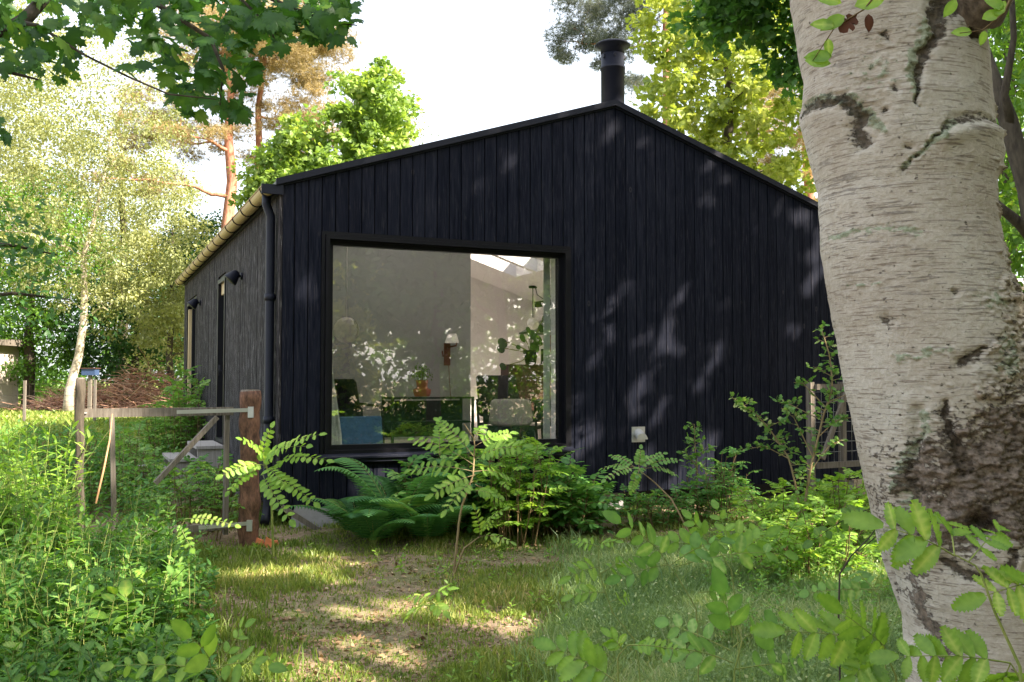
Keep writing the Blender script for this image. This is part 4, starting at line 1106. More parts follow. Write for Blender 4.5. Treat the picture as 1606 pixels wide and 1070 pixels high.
def stroke(pts, w, soft=1.0):
    m = np.zeros_like(PXs)
    for i in range(len(pts) - 1):
        (x0, y0), (x1, y1) = pts[i], pts[i + 1]
        w0, w1 = (w[i], w[i + 1]) if not np.isscalar(w) else (w, w)
        dx, dy = x1 - x0, y1 - y0; q2 = dx * dx + dy * dy
        t_ = np.clip(((PXs - x0) * dx + (PYs - y0) * dy) / q2, 0, 1)
        d = np.hypot(PXs - x0 - t_ * dx, PYs - y0 - t_ * dy) / (w0 + (w1 - w0) * t_)
        m = np.maximum(m, np.exp(-d * d * soft))
    return m * front
nz1 = fbm(PXs / 60, PYs / 60, 3.0, 5); nz2 = fbm(PXs / 22, PYs / 14, 8.0, 5); nz3 = fbm(PXs / 9, PYs / 5, 1.0, 4); nz4 = fbm(PXs / 28, PYs / 90, 6.0, 5)
wx, wy = nz1 * 30, nz2 * 14
PX0, PY0 = PXs, PYs
PXs = PXs + wx * .5 + nz2 * 10; PYs = PYs + wy * .7
# rough fissured bark: lower right, narrowing upwards
edge = np.interp(PYs, [-400, 250, 400, 480, 560, 640, 720, 800, 830, 900, 960, 1075, 1560], [1700, 1560, 1540, 1520, 1490, 1450, 1410, 1400, 1520, 1570, 1600, 1560, 1450])
rough = sstep(-24, 34, PXs - edge + nz2 * 60)
rough = np.maximum(rough, 1.0 * blob(1440, 770, 40, 70)) * 1.0
rough = np.maximum(rough, sstep(30, -30, PXs - (np.interp(PYs, [600, 700, 900, 1000, 1075, 1500], [1300, 1405, 1405, 1440, 1460, 1600]))) * sstep(690, 760, PYs) * sstep(-.98, -.72, uu) * .55)
rough = np.maximum(rough, sstep(1020, 1110, PYs + nz1 * 70))
dark = rough * (.30 + .70 * sstep(.62, .98, 1 - np.abs(PYs - 760) / 420)) * sstep(-.25, .12, nz2 + nz4 * .6 + .10 + .25 * sstep(1420, 1480, PXs) * sstep(620, 700, PYs))
dark = np.maximum(dark, .85 * stroke([(1408, 690), (1404, 800), (1408, 870), (1422, 940), (1448, 1010)], [9, 13, 9, 8, 12]))
dark = np.maximum(dark, .8 * blob(1440, 735, 34, 75)); dark = np.maximum(dark, .7 * rough * sstep(940, 1010, PYs) * sstep(-.1, .2, nz2))
dark = np.clip(dark + .95 * blob(1520, 750, 150, 90) * sstep(-.2, .1, nz3 + nz4 + .12), 0, 1)
scar = np.zeros_like(PXs)
scar = np.maximum(scar, stroke([(1530, 20), (1470, 25), (1425, 50), (1415, 90), (1400, 130)], [18, 20, 18, 11, 7]))
scar = np.maximum(scar, .75 * stroke([(1400, 120), (1388, 155), (1382, 200)], [7, 6, 3]))
scar = np.maximum(scar, blob(1525, 30, 14, 40)); scar = np.maximum(scar, stroke([(1470, 92), (1482, 86), (1492, 90)], 5))
scar = np.maximum(scar, .85 * stroke([(1262, 172), (1290, 178), (1305, 200), (1310, 235)], [8, 9, 8, 6]))
scar = np.maximum(scar, .9 * blob(1312, 244, 9, 12)); scar = np.maximum(scar, .5 * stroke([(1420, 235), (1455, 220), (1500, 214), (1530, 214)], [5, 7, 6, 5]))
scar = np.maximum(scar, .55 * stroke([(1370, 290), (1395, 262), (1425, 232)], 4))
scar = np.maximum(scar, .8 * stroke([(1450, 575), (1468, 560), (1482, 552)], [9, 8, 4]))
scar = np.maximum(scar, blob(1473, 800, 17, 20) + 0); scar = np.maximum(scar, .85 * stroke([(1440, 862), (1470, 882), (1505, 868), (1512, 840)], 8))
scar = np.maximum(scar, .9 * stroke([(1425, 625), (1432, 680), (1450, 720)], [4, 7, 14])); scar = np.maximum(scar, .85 * stroke([(1572, 520), (1578, 560), (1590, 580)], [7, 9, 5]))
scar = np.maximum(scar, .7 * blob(1352, 508, 8, 9)); scar = np.maximum(scar, .45 * stroke([(1397, 660), (1393, 700), (1400, 760)], [3, 3, 5]))
for (x, y) in ((1340, 100), (1338, 206), (1356, 180), (1365, 258), (1440, 470)): scar = np.maximum(scar, .6 * blob(x, y, 6, 5))
moss = np.zeros_like(PXs)
moss = np.maximum(moss, stroke([(1395, 90), (1385, 130), (1380, 190)], [13, 12, 6]) * .9)
moss = np.maximum(moss, stroke([(1264, 168), (1295, 180), (1325, 225)], [10, 10, 8]) * .8)
moss = np.maximum(moss, stroke([(1372, 285), (1400, 255), (1435, 228)], [6, 9, 7]) * .8)
moss = np.maximum(moss, stroke([(1302, 378), (1340, 374), (1385, 380)], [7, 8, 5]) * .75); moss = np.maximum(moss, .5 * stroke([(1310, 450), (1345, 455)], 5))
moss = np.maximum(moss, .55 * stroke([(1370, 565), (1430, 555)], [10, 8])); moss = np.maximum(moss, .6 * blob(1520, 560, 30, 45)); moss = np.maximum(moss, .6 * blob(1400, 680, 16, 60)); moss = np.maximum(moss, .5 * blob(1500, 480, 40, 20))
moss = np.maximum(moss, .35 * blob(1330, 150, 40, 60)); moss = np.maximum(moss, .5 * stroke([(1395, 720), (1400, 800), (1410, 880)], 8))
moss = np.maximum(moss, .8 * stroke([(1398, 640), (1388, 740), (1390, 860)], [8, 10, 8]))
moss = np.clip(moss * (1.1 + nz3), 0, 1)
PXs, PYs = PX0, PY0
# relief in metres
rel_ = -.020 * scar + .008 * moss * nz3 * 2 + rough * (.026 * nz2 + .016 * np.abs(nz4) - .006 + .013 * nz3) + .0007 * nz3 + .006 * nz1
rel_ += .045 * blob(1478, 10, 42, 40) + .03 * blob(1300, 205, 28, 50) * 0 - .014 * blob(1325, 205, 20, 55) + .012 * stroke([(1422, 250), (1470, 232), (1530, 226)], 12) + .012 * blob(1560, 250, 18, 26)
rel_ += .02 * stroke([(1425, 850), (1432, 800), (1475, 775), (1515, 800), (1520, 855)], 14) - .03 * blob(1473, 812, 22, 30)
rel_ += -.018 * stroke([(1392, 640), (1395, 760), (1400, 900), (1415, 1000)], 8) * 1 - .02 * stroke([(1560, 600), (1550, 800)], 14)
K = BZ / (math.cos(PITCH) - math.sin(PITCH) * (CYP - ys) / FPX)[:, None] / FPX
zc = np.array([W(803, y, BZ).z for y in ys])[:, None]; xc = (cxp - 803)[:, None] * K; rw = hwp[:, None] * K - .003
RR = rw + rel_
Vx = xc - np.cos(TH) * RR - o3.x; Vy = -np.sin(TH) * RR * .95 + 0 * TH; Vz = zc + 0 * TH
b = MB(); nr_, nc_ = Vx.shape
ii = (np.arange(nr_ - 1)[:, None] * nc_ + np.arange(nc_)[None]).ravel(); jj = (np.arange(nr_ - 1)[:, None] * nc_ + (np.arange(nc_)[None] + 1) % nc_).ravel()
b.raw(np.stack([Vx, Vy, Vz], -1).reshape(-1, 3), np.concatenate([np.stack([ii, jj, jj + nc_], -1), np.stack([ii, jj + nc_, ii + nc_], -1)]))
def birch_bark():
    m, nt, N, L = newmat('birch_bark')
    o = objco(nt)
    hz_ = objco(nt, (3.0, 3.0, 55.0)); big = noise(nt, 2.2, 5, o, .6); fine = noise(nt, 60, 4, o, .7)
    lent = noise(nt, 4.0, 4, objco(nt, (3.0, 3.0, 38.0)), .55, .25)
    lent2 = noise(nt, 9.0, 3, objco(nt, (1.6, 1.6, 22.0)), .5)
    base = ramp(nt, big, [(0.32, (.30, .235, .17)), (0.5, (.46, .395, .32)), (0.68, (.58, .545, .48))])
    base = mixc(nt, 0.13, base, ramp(nt, noise(nt, 5, 4, hz_), [(.3, (.30, .25, .20)), (.7, (.68, .65, .60))]))
    lm = ramp(nt, noise(nt, 3.2, 3, o), [(.44, (.05, .05, .05)), (.6, (1, 1, 1))])
    base = mixc(nt, math_(nt, 'MULTIPLY', math_(nt, 'MULTIPLY', ramp(nt, lent, [(.575, (0, 0, 0)), (.61, (1, 1, 1))]), .8), lm), base, (.11, .085, .07))
    base = mixc(nt, .28, base, ramp(nt, fine, [(.3, (.30, .27, .22)), (.65, (.66, .64, .60))]))
    base = mixc(nt, math_(nt, 'MULTIPLY', ramp(nt, lent2, [(.58, (0, 0, 0)), (.63, (1, 1, 1))]), .6), base, (.16, .12, .09))
    brk = noise(nt, 55, 6, objco(nt, (1, 1, 1.6)), .65)
    def sharp(nm, k=1.3, lo=.42, hi=.62):
        return ramp(nt, math_(nt, 'ADD', attr(nt, nm), math_(nt, 'MULTIPLY', math_(nt, 'SUBTRACT', brk, .5), k)), [(lo, (0, 0, 0)), (hi, (1, 1, 1))])
    rg = sharp('rough', 1.6, .35, .75); dk = sharp('dark', 2.9, .40, .66); sc = sharp('scar', 1.9, .36, .62); ms = sharp('moss', 2.0, .38, .6)
    roughc = ramp(nt, fine, [(.3, (.20, .15, .11)), (.5, (.42, .35, .27)), (.72, (.62, .56, .47))])
    base = mixc(nt, math_(nt, 'MULTIPLY', rg, .75), base, roughc)
    base = mixc(nt, math_(nt, 'MULTIPLY', ms, .75), base, ramp(nt, fine, [(.3, (.13, .17, .10)), (.7, (.36, .42, .29))]))
    base = mixc(nt, math_(nt, 'MULTIPLY', dk, .88), base, ramp(nt, fine, [(.35, (.035, .026, .020)), (.68, (.25, .19, .15))]))
    base = mixc(nt, math_(nt, 'MULTIPLY', sc, .9), base, ramp(nt, fine, [(.35, (.018, .014, .010)), (.7, (.15, .115, .085))]))
    h = math_(nt, 'ADD', math_(nt, 'MULTIPLY', lent, .15), math_(nt, 'MULTIPLY', fine, .7))
    h = math_(nt, 'SUBTRACT', h, math_(nt, 'MULTIPLY', dk, .8)); h = math_(nt, 'SUBTRACT', h, math_(nt, 'MULTIPLY', sc, .6))
    out(nt, bsdf(nt, base, .8, 0, .2, h, .9, .008)); return m
bk = b.build('trunk', birch_bark(), bt_, smooth=True)
for nm, A_ in (('rough', rough), ('dark', dark), ('scar', scar), ('moss', moss)):
    at = bk.data.attributes.new(nm, 'FLOAT', 'POINT'); at.data.foreach_set('value', np.clip(A_, 0, 1).astype(np.float32).ravel())
# limb stub in the crotch and crown above the frame
b = MB()
b.tube([Vector((-.12, -.17, W(803, 60, BZ).z)), Vector((-.11, -.27, W(803, 10, BZ).z)), Vector((-.06, -.42, W(803, -60, BZ).z)), Vector((.2, -.9, 3.4)), Vector((.8, -1.6, 4.6))], [.075, .072, .06, .05, .03], 14, True, .5, .12)
tp = [np.array([-.32, 0, 3.2]), np.array([-.5, .1, 4.6]), np.array([-.6, .3, 6.2]), np.array([-.7, .4, 8.5])]
b.tube(tp, [.235, .19, .13, .05], 16, True, .5, .05)
cl = sample_crown([(-.2, -.3, 7.0, 2.6, 2.6, 2.6), (1.6, -1.4, 5.6, 1.6, 1.6, 1.0)], 85, 71)
grow(b, tp, [.235, .19, .13, .05], cl, .07, 72, .1, .2)
b.build('limb', M['limb_bark'], bt_, smooth=True)
b = MB(); scatter(b, cl, 90, .55, .085, T_OVAL, 73, droop=.6, gap_base=tuple(o3)); b.build('crown', M['leaf_mid'], bt_)

# ------------------------------------------------------------------ overhanging maple, top left
mt = empty('maple_tree', 'maple reaching its dark shaded leaves over the top left of the picture', 'tree', (-3.4, 2.6, 0))
o3 = Vector(mt.location)
b = MB()
b.tube([(0, 0, -.2), (.05, .1, 1.2), (.1, .2, 2.4), (.0, .4, 4.0), (-.2, .6, 6.0)], [.17, .15, .13, .11, .07], 12, True, .5, .1)
def relm(px, py, z): return W(px, py, z) - o3
limbs = [
 ([Vector((.1, .25, 2.3)), relm(-120, 110, 4.0), relm(0, 55, 4.1), relm(45, 25, 4.2), relm(90, -25, 4.4), relm(160, -90, 4.6)], [.07, .05, .034, .030, .025, .02]),
 ([relm(30, 35, 4.15), relm(60, 40, 4.1), relm(130, 85, 4.0), relm(200, 120, 4.0), relm(265, 148, 4.0), relm(340, 156, 4.0)], [.012, .008, .005, .0045, .004, .002]),
 ([relm(90, -25, 4.4), relm(220, -10, 4.4), relm(330, 60, 4.3), relm(350, 110, 4.2), relm(345, 165, 4.2)], [.02, .014, .010, .007, .003]),
 ([relm(160, -90, 4.6), relm(330, -50, 4.6), relm(450, 10, 4.5), relm(520, 35, 4.5), relm(560, 40, 4.5)], [.02, .015, .010, .006, .003]),
 ([relm(330, -50, 4.6), relm(420, 40, 4.5), relm(440, 80, 4.5)], [.01, .006, .003]),
 ([relm(-120, 110, 4.0), relm(-20, 105, 4.0), relm(60, 125, 4.0)], [.02, .012, .004]),
]
for pts, rad in limbs: b.tube(pts, rad, 7, True)
b.tube([Vector((.1, .2, 2.4)), relm(-60, 380, 5.2), relm(20, 385, 5.4), relm(90, 400, 5.5)], [.05, .018, .010, .004], 7)
b.tube([Vector((.08, .15, 2.0)), relm(-60, 470, 5.4), relm(20, 460, 5.5), relm(110, 470, 5.6)], [.05, .016, .010, .004], 7)
b.build('trunk', M['bark_dark'], mt, smooth=True)
b = MB()
cen, siz = [], []
def reg(n, x0, x1, y0, y1, z0, z1, s0=.085, s1=.15):
    for _ in range(int(n * 1.85)):
        cen.append(tuple(relm(random.uniform(x0, x1), random.uniform(y0, y1), random.uniform(z0, z1)))); siz.append(random.uniform(s0, s1) * .68)
reg(120, -120, 300, -70, 45, 3.8, 5.2); reg(100, 150, 560, -70, 25, 4.0, 5.4); reg(55, 200, 460, 15, 75, 4.0, 5.0); reg(36, 200, 400, 60, 120, 4.0, 4.9)
reg(16, 265, 400, 110, 165, 4.0, 4.5); reg(10, 290, 380, 140, 185, 4.0, 4.4, .09, .14); reg(40, -60, 110, 30, 100, 3.8, 4.6); reg(14, 20, 130, 80, 125, 4.0, 4.5, .06, .1)
reg(16, 430, 560, 0, 50, 4.2, 4.6); reg(5, 470, 550, 30, 62, 4.3, 4.5); reg(4, -30, 15, 185, 215, 3.8, 4.0, .06, .09)
reg(120, 300, 520, -60, 60, 4.4, 5.6)
m_ = len(cen); P = np.array(cen); S_ = np.array(siz)[:, None, None]
D = rng.normal(size=(m_, 3)) * .55 + np.array([.25, -.15, -.55]); N_ = rng.normal(size=(m_, 3)) * .45 + np.array([.1, -.45, .75])
b.inst(T_MAPLE[0], T_MAPLE[1], frames(D, N_) * S_, P, rng.random(m_))
cen, siz = [], []
reg(120, -80, 75, 315, 400, 5.0, 6.0, .05, .09); reg(60, -60, 120, 370, 430, 5.2, 6.0, .05, .085); reg(90, -80, 90, 430, 520, 5.2, 6.2, .05, .08); reg(30, 60, 190, 480, 530, 5.6, 6.4, .04, .07)
m_ = len(cen); P = np.array(cen); S_ = np.array(siz)[:, None, None]
D = rng.normal(size=(m_, 3)) * .5 + np.array([.5, -.1, -.3]); N_ = rng.normal(size=(m_, 3)) * .4 + np.array([.1, -.3, .85])
b.inst(T_OVAL[0], T_OVAL[1], frames(D, N_) * S_, P, rng.random(m_) * .6)
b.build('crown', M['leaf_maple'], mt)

# ------------------------------------------------------------------ pinnate leaves and shoots
def pinnate(bl, bs, A, B, pairs, ll, tmpl, nrm=(0, -.45, .9), sag=.12, taper=.35, ang=62, rr=.0025, jit=.12, term=True, stalk=.18, rnd=None):
    A, B = np.array(A, float), np.array(B, float); L = np.linalg.norm(B - A)
    d = (B - A) / L; n = np.array(nrm, float) + rng.normal(size=3) * .15; n -= d * n.dot(d); n /= np.linalg.norm(n); s_ = np.cross(d, n)
    f = np.linspace(0, 1, 9)
    C = A + np.outer(f, B - A) + np.outer(np.sin(f * np.pi), n) * sag * L
    bs.tube(C, [rr * (1.2 - .8 * x) for x in f], 4, False)
    Ds, Ns, Ps, Ss, Rs = [], [], [], [], []
    base = rng.random() * .5 if rnd is None else rnd
    for k in range(pairs):
        t_ = stalk + (1 - stalk) * (k + .5) / (pairs + .3)
        p = np.array([np.interp(t_, f, C[:, i]) for i in range(3)])
        tan = np.array([np.interp(min(1, t_ + .05), f, C[:, i]) for i in range(3)]) - np.array([np.interp(max(0, t_ - .05), f, C[:, i]) for i in range(3)]); tan /= np.linalg.norm(tan)
        size = ll * (1 - taper * abs(2 * t_ - .85)) * rng.uniform(.88, 1.1)
        for sg in (-1, 1):
            a = R(ang + rng.normal() * 6)
            dd = tan * math.cos(a) + s_ * sg * math.sin(a) + rng.normal(size=3) * jit + np.array([0, 0, -.12])
            Ds.append(dd); Ns.append(n + s_ * sg * -.15 + rng.normal(size=3) * jit * 1.4); Ps.append(p); Ss.append(size); Rs.append(min(1, base + rng.random() * .45))
    if term: Ds.append(C[-1] - C[-2]); Ns.append(n); Ps.append(C[-1]); Ss.append(ll * .95); Rs.append(base)
    bl.inst(tmpl[0], tmpl[1], frames(np.array(Ds), np.array(Ns)) * np.array(Ss)[:, None, None], np.array(Ps), np.array(Rs))

def plant(name, label, cat, root, stems, leaves, mat, stemmat=None, group=None, simple=None):
    """stems: list of (points, radius); leaves: list of pinnate kwargs; simple: (points, dirs, size, template)"""
    t = empty(name, label, cat, root, 0, group); o = np.array(root, float)
    bs, bl = MB(), MB()
    for pts, r in stems:
        P = np.array([tuple(p) for p in pts]) - o
        # smooth the polyline
        f = np.linspace(0, len(P) - 1, len(P) * 3); Q = np.stack([np.interp(f, range(len(P)), P[:, i]) for i in range(3)], -1)
        bs.tube(Q, np.linspace(r, r * .35, len(Q)), 6, False)
    for kw in leaves:
        kw = dict(kw); A, B = kw.pop('A'), kw.pop('B')
        pinnate(bl, bs, np.array(tuple(A)) - o, np.array(tuple(B)) - o, **kw)
    if simple:
        for (P, D, N_, S_, tm, rr) in simple:
            bl.inst(tm[0], tm[1], frames(D, N_) * S_[:, None, None], P - o, rr)
    bs.build('stem', stemmat or M['green_stem'], t, smooth=True)
    bl.build('leaves', mat, t)
    return t
def along(pts, f):
    P = [Vector(p) for p in pts]; x = f * (len(P) - 1); i = min(int(x), len(P) - 2); return P[i].lerp(P[i + 1], x - i)
def auto_leaves(pts, n, ln, pairs, ll, tmpl, f0=.3, spread=1.0, up=.35, **k):
    """whorl of pinnate leaves along a stem"""
    o = []
    a = random.random() * 6.28
    for i in range(n):
        f = f0 + (1 - f0) * (i + .5) / n; A = along(pts, f); a += 2.4
        L = ln * random.uniform(.75, 1.15) * (1 - .35 * max(0, f - .6) / .4)
        B = A + Vector((math.cos(a) * spread, math.sin(a) * spread, up + .5 * (f > .9) + random.uniform(-.15, .15))).normalized() * L
        o.append(dict(A=A, B=B, pairs=pairs, ll=ll, tmpl=tmpl, nrm=(-math.cos(a) * .4, -math.sin(a) * .4, 1), **k))
    return o

# rowan sapling in front of the window
r0_ = G(712, 7.5)
s1 = [r0_, W(722, 800, 7.5), W(742, 745, 7.5), W(745, 690, 7.55), W(728, 640 + 25, 7.6)]
s2 = [r0_, W(728, 860, 7.45), W(752, 842, 7.4)]
lv = []
for (ax, ay, bx_, by_, pr_, l_) in ((742, 715, 690, 662, 8, .085), (744, 730, 650, 690, 7, .09), (745, 740, 645, 738, 7, .10), (745, 745, 680, 775, 7, .09), (745, 700, 800, 680, 8, .09), (744, 690, 760, 668, 7, .06), (745, 720, 820, 700, 8, .09), (745, 760, 790, 790, 6, .08), (742, 755, 700, 800, 6, .08), (740, 740, 800, 750, 6, .08), (690, 715, 690, 660, 10, .065), (745, 770, 770, 775, 5, .07)):
    z1 = 7.5 + random.uniform(-.35, .3); lv.append(dict(A=W(ax, ay, 7.5), B=W(bx_, by_, z1), pairs=pr_, ll=l_, tmpl=T_SERR, nrm=(0, -.75, .7), sag=.1))
for (bx_, by_) in ((790, 800), (800, 850), (745, 800), (775, 815)): lv.append(dict(A=W(752, 842, 7.4), B=W(bx_, by_, 7.3), pairs=6, ll=.06, tmpl=T_SERR, nrm=(0, -.6, .8), rnd=.5))
plant('rowan_sapling', 'tall rowan sapling with two bare reddish stems, in front of the window', 'sapling', r0_, [(s1, .011), (s2, .010)], lv, M['leaf_bright'], M['straw'])
# robinia shoots by the post
r0_ = G(432, 8.4)
s1 = [r0_, W(425, 760, 8.3), W(415, 720, 8.2), W(408, 690, 8.1)]
lv = []
for (ax, ay, bx_, by_, pr_, l_, z1) in ((415, 735, 425, 672, 8, .055, 8.0), (415, 735, 500, 682, 10, .06, 7.9), (420, 740, 512, 722, 10, .06, 7.8), (420, 745, 492, 788, 10, .06, 7.8), (415, 725, 380, 690, 8, .05, 7.9), (415, 730, 350, 745, 8, .06, 7.8), (412, 745, 455, 815, 9, .065, 7.6), (415, 730, 480, 700, 9, .055, 7.6), (415, 740, 450, 765, 8, .055, 7.6), (410, 735, 360, 770, 7, .05, 7.9)):
    lv.append(dict(A=W(ax, ay, 8.1), B=W(bx_, by_, z1), pairs=pr_, ll=l_ * 1.3, tmpl=T_ROUND, nrm=(0, -.7, .75), sag=.14, ang=75, taper=.2))
plant('robinia_shoot', 'robinia shoot with rows of round leaflets arching in front of the bark post', 'shrub', r0_, [(s1, .012)], lv, M['leaf_bright'])
# robinia leaf hanging out of the weeds
r0_ = G(255, 6.0)
plant('robinia_shoot', 'single robinia shoot reaching out of the left weeds towards the bark post', 'shrub', r0_, [([r0_, W(270, 850, 6), W(290, 815, 6)], .006)],
      [dict(A=W(288, 815, 6), B=W(368, 824, 5.9), pairs=8, ll=.045, tmpl=T_ROUND, nrm=(0, -.8, .6), ang=78, rnd=.5), dict(A=W(285, 830, 6), B=W(300, 860, 5.8), pairs=4, ll=.05, tmpl=T_ROUND, nrm=(0, -.8, .6), ang=70)], M['leaf_bright'])

# ferns
def fern(label, px, z, n, ln, seed, az=None):
    random.seed(seed); root = G(px, z); t = empty('fern', label, 'fern', root, 0, 'ferns below the window')
    bl, bs = MB(), MB()
    for i in range(n):
        a = (i / n * 2 * math.pi + random.uniform(-.3, .3)) if az is None else random.uniform(*az)
        L = ln * random.uniform(.75, 1.15); out_ = random.uniform(.55, .95)
        f = np.linspace(0, 1, 27)
        hx = np.array([math.cos(a), math.sin(a), 0])
        C = np.outer(f ** 1.15 * L * out_, hx) + np.outer(np.sin(f * (1.75 + .3 * random.random())) * L * .62 * (1.25 - out_ * .6), [0, 0, 1])
        bs.tube(C, [.004 * (1.1 - x) for x in f], 4, False)
        Tn = np.gradient(C, axis=0); Tn /= np.linalg.norm(Tn, axis=1)[:, None]
        side = np.cross(Tn, [0, 0, 1.0]); side /= np.linalg.norm(side, axis=1)[:, None]; nn = np.cross(side, Tn)
        rv = random.random() * .85 - .1
        for k in range(3, 27):
            w = ln * .24 * math.sin(math.pi * min(1, (f[k] * .93 + .07)) ** .8) ** .8 + .012
            for sg in (-1, 1):
                d = side[k] * sg + Tn[k] * .35; d /= np.linalg.norm(d); q_ = np.cross(nn[k], d)
                m_ = 5; P0 = C[k]
                # pinna: saw-edged strip
                hw = .0115 * ln / .8
                def pp(g, o_): return P0 + d * w * g - nn[k] * w * .22 * g ** 2 + q_ * hw * o_
                bl.raw([P0, pp(.12, .9), pp(.55, .75), pp(1, 0), pp(.55, -.75), pp(.12, -.9), pp(.35, .95), pp(.35, -.95)],
                       [(0, 1, 6), (0, 6, 2), (0, 2, 3), (0, 3, 4), (0, 4, 7), (0, 7, 5)], max(0, min(1, rv + random.random() * .3)))
    bs.build('stem', M['green_stem'], t); bl.build('fronds', M['fern'], t)
fern('low fern with a drooping frond, nearest the left end of the window sill', 588, 8.85, 9, .80, 5)
fern('tall fern against the wall in the middle of the fern clump', 625, 9.25, 10, 1.15, 6)
fern('fern at the right of the clump, in front of the leafy bush', 672, 8.95, 8, .90, 8)
fern('small fern close to the concrete slab', 563, 9.15, 7, .72, 9)
random.seed(31)
# leafy bush below the window (several many-stemmed shrubs)
def bush(label, px0, px1, z0, z1, top_px, nst, seed, mat='bush', tmpl=T_OVAL, ll=.115, ln=.30, pairs=3, h0=.45, name='shrub', group=None, lean=.25):
    random.seed(seed); c = G((px0 + px1) / 2, (z0 + z1) / 2)
    st, lv = [], []
    for i in range(nst):
        zz = random.uniform(z0, z1); px = random.uniform(px0, px1); p = G(px, zz); p = p.lerp(c, .35); p.z = float(gh(p.x, p.y))
        f = (px - px0) / (px1 - px0); tp_ = np.interp(f, np.linspace(0, 1, len(top_px)), top_px)
        tpz = W(px, tp_, zz).z * random.uniform(h0, 1.0); tpz = max(.15, tpz)
        e = G(px, zz); e.z = tpz; e += Vector((random.uniform(-1, 1) * lean * .4, random.uniform(-1, 1) * lean * .4, 0))
        mid = p.lerp(e, .5) + Vector((random.uniform(-.06, .06), random.uniform(-.06, .06), .05))
        pts = [p, mid, e]; st.append((pts, .006))
        lv += auto_leaves(pts, 6, ln, pairs, ll, tmpl, .12, 1.0, .15, sag=.1, jit=.2)
    return plant(name, label, 'shrub', c, st, lv, M[mat], M['twig'], group)
bush('dense dark green bush under the right half of the window', 690, 900, 9.2, 10.1, [735, 715, 705, 700, 705, 720], 46, 101, group='bushes under the window')
bush('leafy bush left of the vent, spreading from the right end of the window', 820, 950, 9.0, 10.2, [700, 695, 715, 750, 775], 38, 102, group='bushes under the window')
bush('low leafy bush behind the ferns', 630, 760, 9.3, 9.95, [725, 705, 700], 34, 103, group='bushes under the window')
# upright shoots in front of window
random.seed(5)
bush('bright shoots overlapping the lower right corner of the window', 770, 860, 8.6, 9.3, [695, 685, 690, 700], 22, 104, 'leaf_bright', T_SERR, .07, .25, 6, .85)

# robinia seedling beneath the vent
r0_ = G(1098, 7.9)
s1 = [r0_, W(1055, 785, 7.95), W(1025, 755, 8.0), W(995, 732, 8.0)]
lv = []
for (bx_, by_) in ((945, 735), (950, 752), (960, 715), (1040, 712), (1065, 722), (1005, 705), (990, 770), (1000, 745), (1060, 745)):
    lv.append(dict(A=W(1000 + random.uniform(-5, 10), 735, 8), B=W(bx_, by_, 8 + random.uniform(-.3, .3)), pairs=7, ll=.055, tmpl=T_ROUND, nrm=(0, -.6, .8), ang=75))
plant('robinia_seedling', 'leaning robinia seedling under the wall vent', 'seedling', r0_, [(s1, .009)], lv, M['leaf_fresh'], M['straw'])

# hawthorn-like saplings right
def twiggy(label, root, stems, mat, seed, name='hawthorn_sapling', size=.055, dens=26, group=None, tm=T_LOBED):
    random.seed(seed); rg_ = np.random.default_rng(seed); st = []; PP, DD = [], []
    for pts, r in stems:
        st.append((pts, r)); L = sum((Vector(pts[i + 1]) - Vector(pts[i])).length for i in range(len(pts) - 1))
        n = int(L * dens)
        for i in range(n):
            f = .22 + .78 * (i + random.random()) / n; p = along(pts, f)
            a = random.uniform(0, 6.28); ln = random.uniform(.04, .14) * (1.15 - f * .6)
            e = p + Vector((math.cos(a), math.sin(a) * .6, random.uniform(.1, .5))) * ln
            st.append(([p, e], r * .3))
            for k in range(4):
                d = (e - p).normalized() + Vector(rg_.normal(size=3)) * .6
                PP.append(tuple(p.lerp(e, .35 + .22 * k))); DD.append(tuple(d))
    P, D = np.array(PP), np.array(DD); m_ = len(P)
    N_ = rg_.normal(size=(m_, 3)) * .5 + np.array([0, -.3, .9])
    return plant(name, label, 'sapling', root, st, [], M[mat], M['straw'], group, [(P, D, N_, size * rg_.uniform(.6, 1.2, m_), tm, rg_.random(m_))])
z = 8.5
root = G(1258, z)
twiggy('tall thin hawthorn sapling standing against the black wall beside the birch', root, [
    ([root, W(1262, 790, z), W(1272, 730, z), W(1292, 650, z), W(1306, 610, z - .05), W(1302, 560, z - .1), W(1287, 512, z - .1)], .013),
    ([W(1276, 720, z), W(1245, 655, z), W(1225, 640, z)], .006), ([W(1284, 685, z), W(1310, 660, z), W(1335, 655, z)], .006),
    ([W(1296, 640, z), W(1260, 602, z), W(1245, 600, z)], .006), ([W(1300, 630, z), W(1325, 620, z), W(1340, 615, z)], .006),
    ([W(1290, 660, z), W(1240, 635, z + .1), W(1222, 632, z + .1)], .005), ([W(1304, 590, z), W(1275, 575, z)], .004), ([W(1270, 740, z), W(1300, 700, z), W(1320, 690, z)], .005)], 'hawthorn', 201)
root = G(1256, 8.8)
twiggy('hawthorn sapling leaning left towards the vent, paired with the tall one', root, [
    ([root, W(1252, 780, z), W(1238, 720, z), W(1205, 670, z), W(1180, 645, z), W(1148, 624, z)], .010),
    ([W(1238, 720, z), W(1200, 700, z), W(1165, 705, z)], .005), ([W(1225, 700, z), W(1215, 690, z), W(1240, 705, z)], .004), ([W(1205, 670, z), W(1225, 660, z)], .004)], 'hawthorn', 202)
root = G(1092, 10.4)
twiggy('small upright sapling close to the wall, right of the vent', root, [([root, W(1094, 740, 10.4), W(1090, 700, 10.4), W(1089, 665, 10.4)], .008), ([W(1094, 735, 10.4), W(1072, 705, 10.3)], .004), ([W(1092, 720, 10.4), W(1110, 700, 10.3)], .004)], 'leaf_fresh', 203, size=.06)

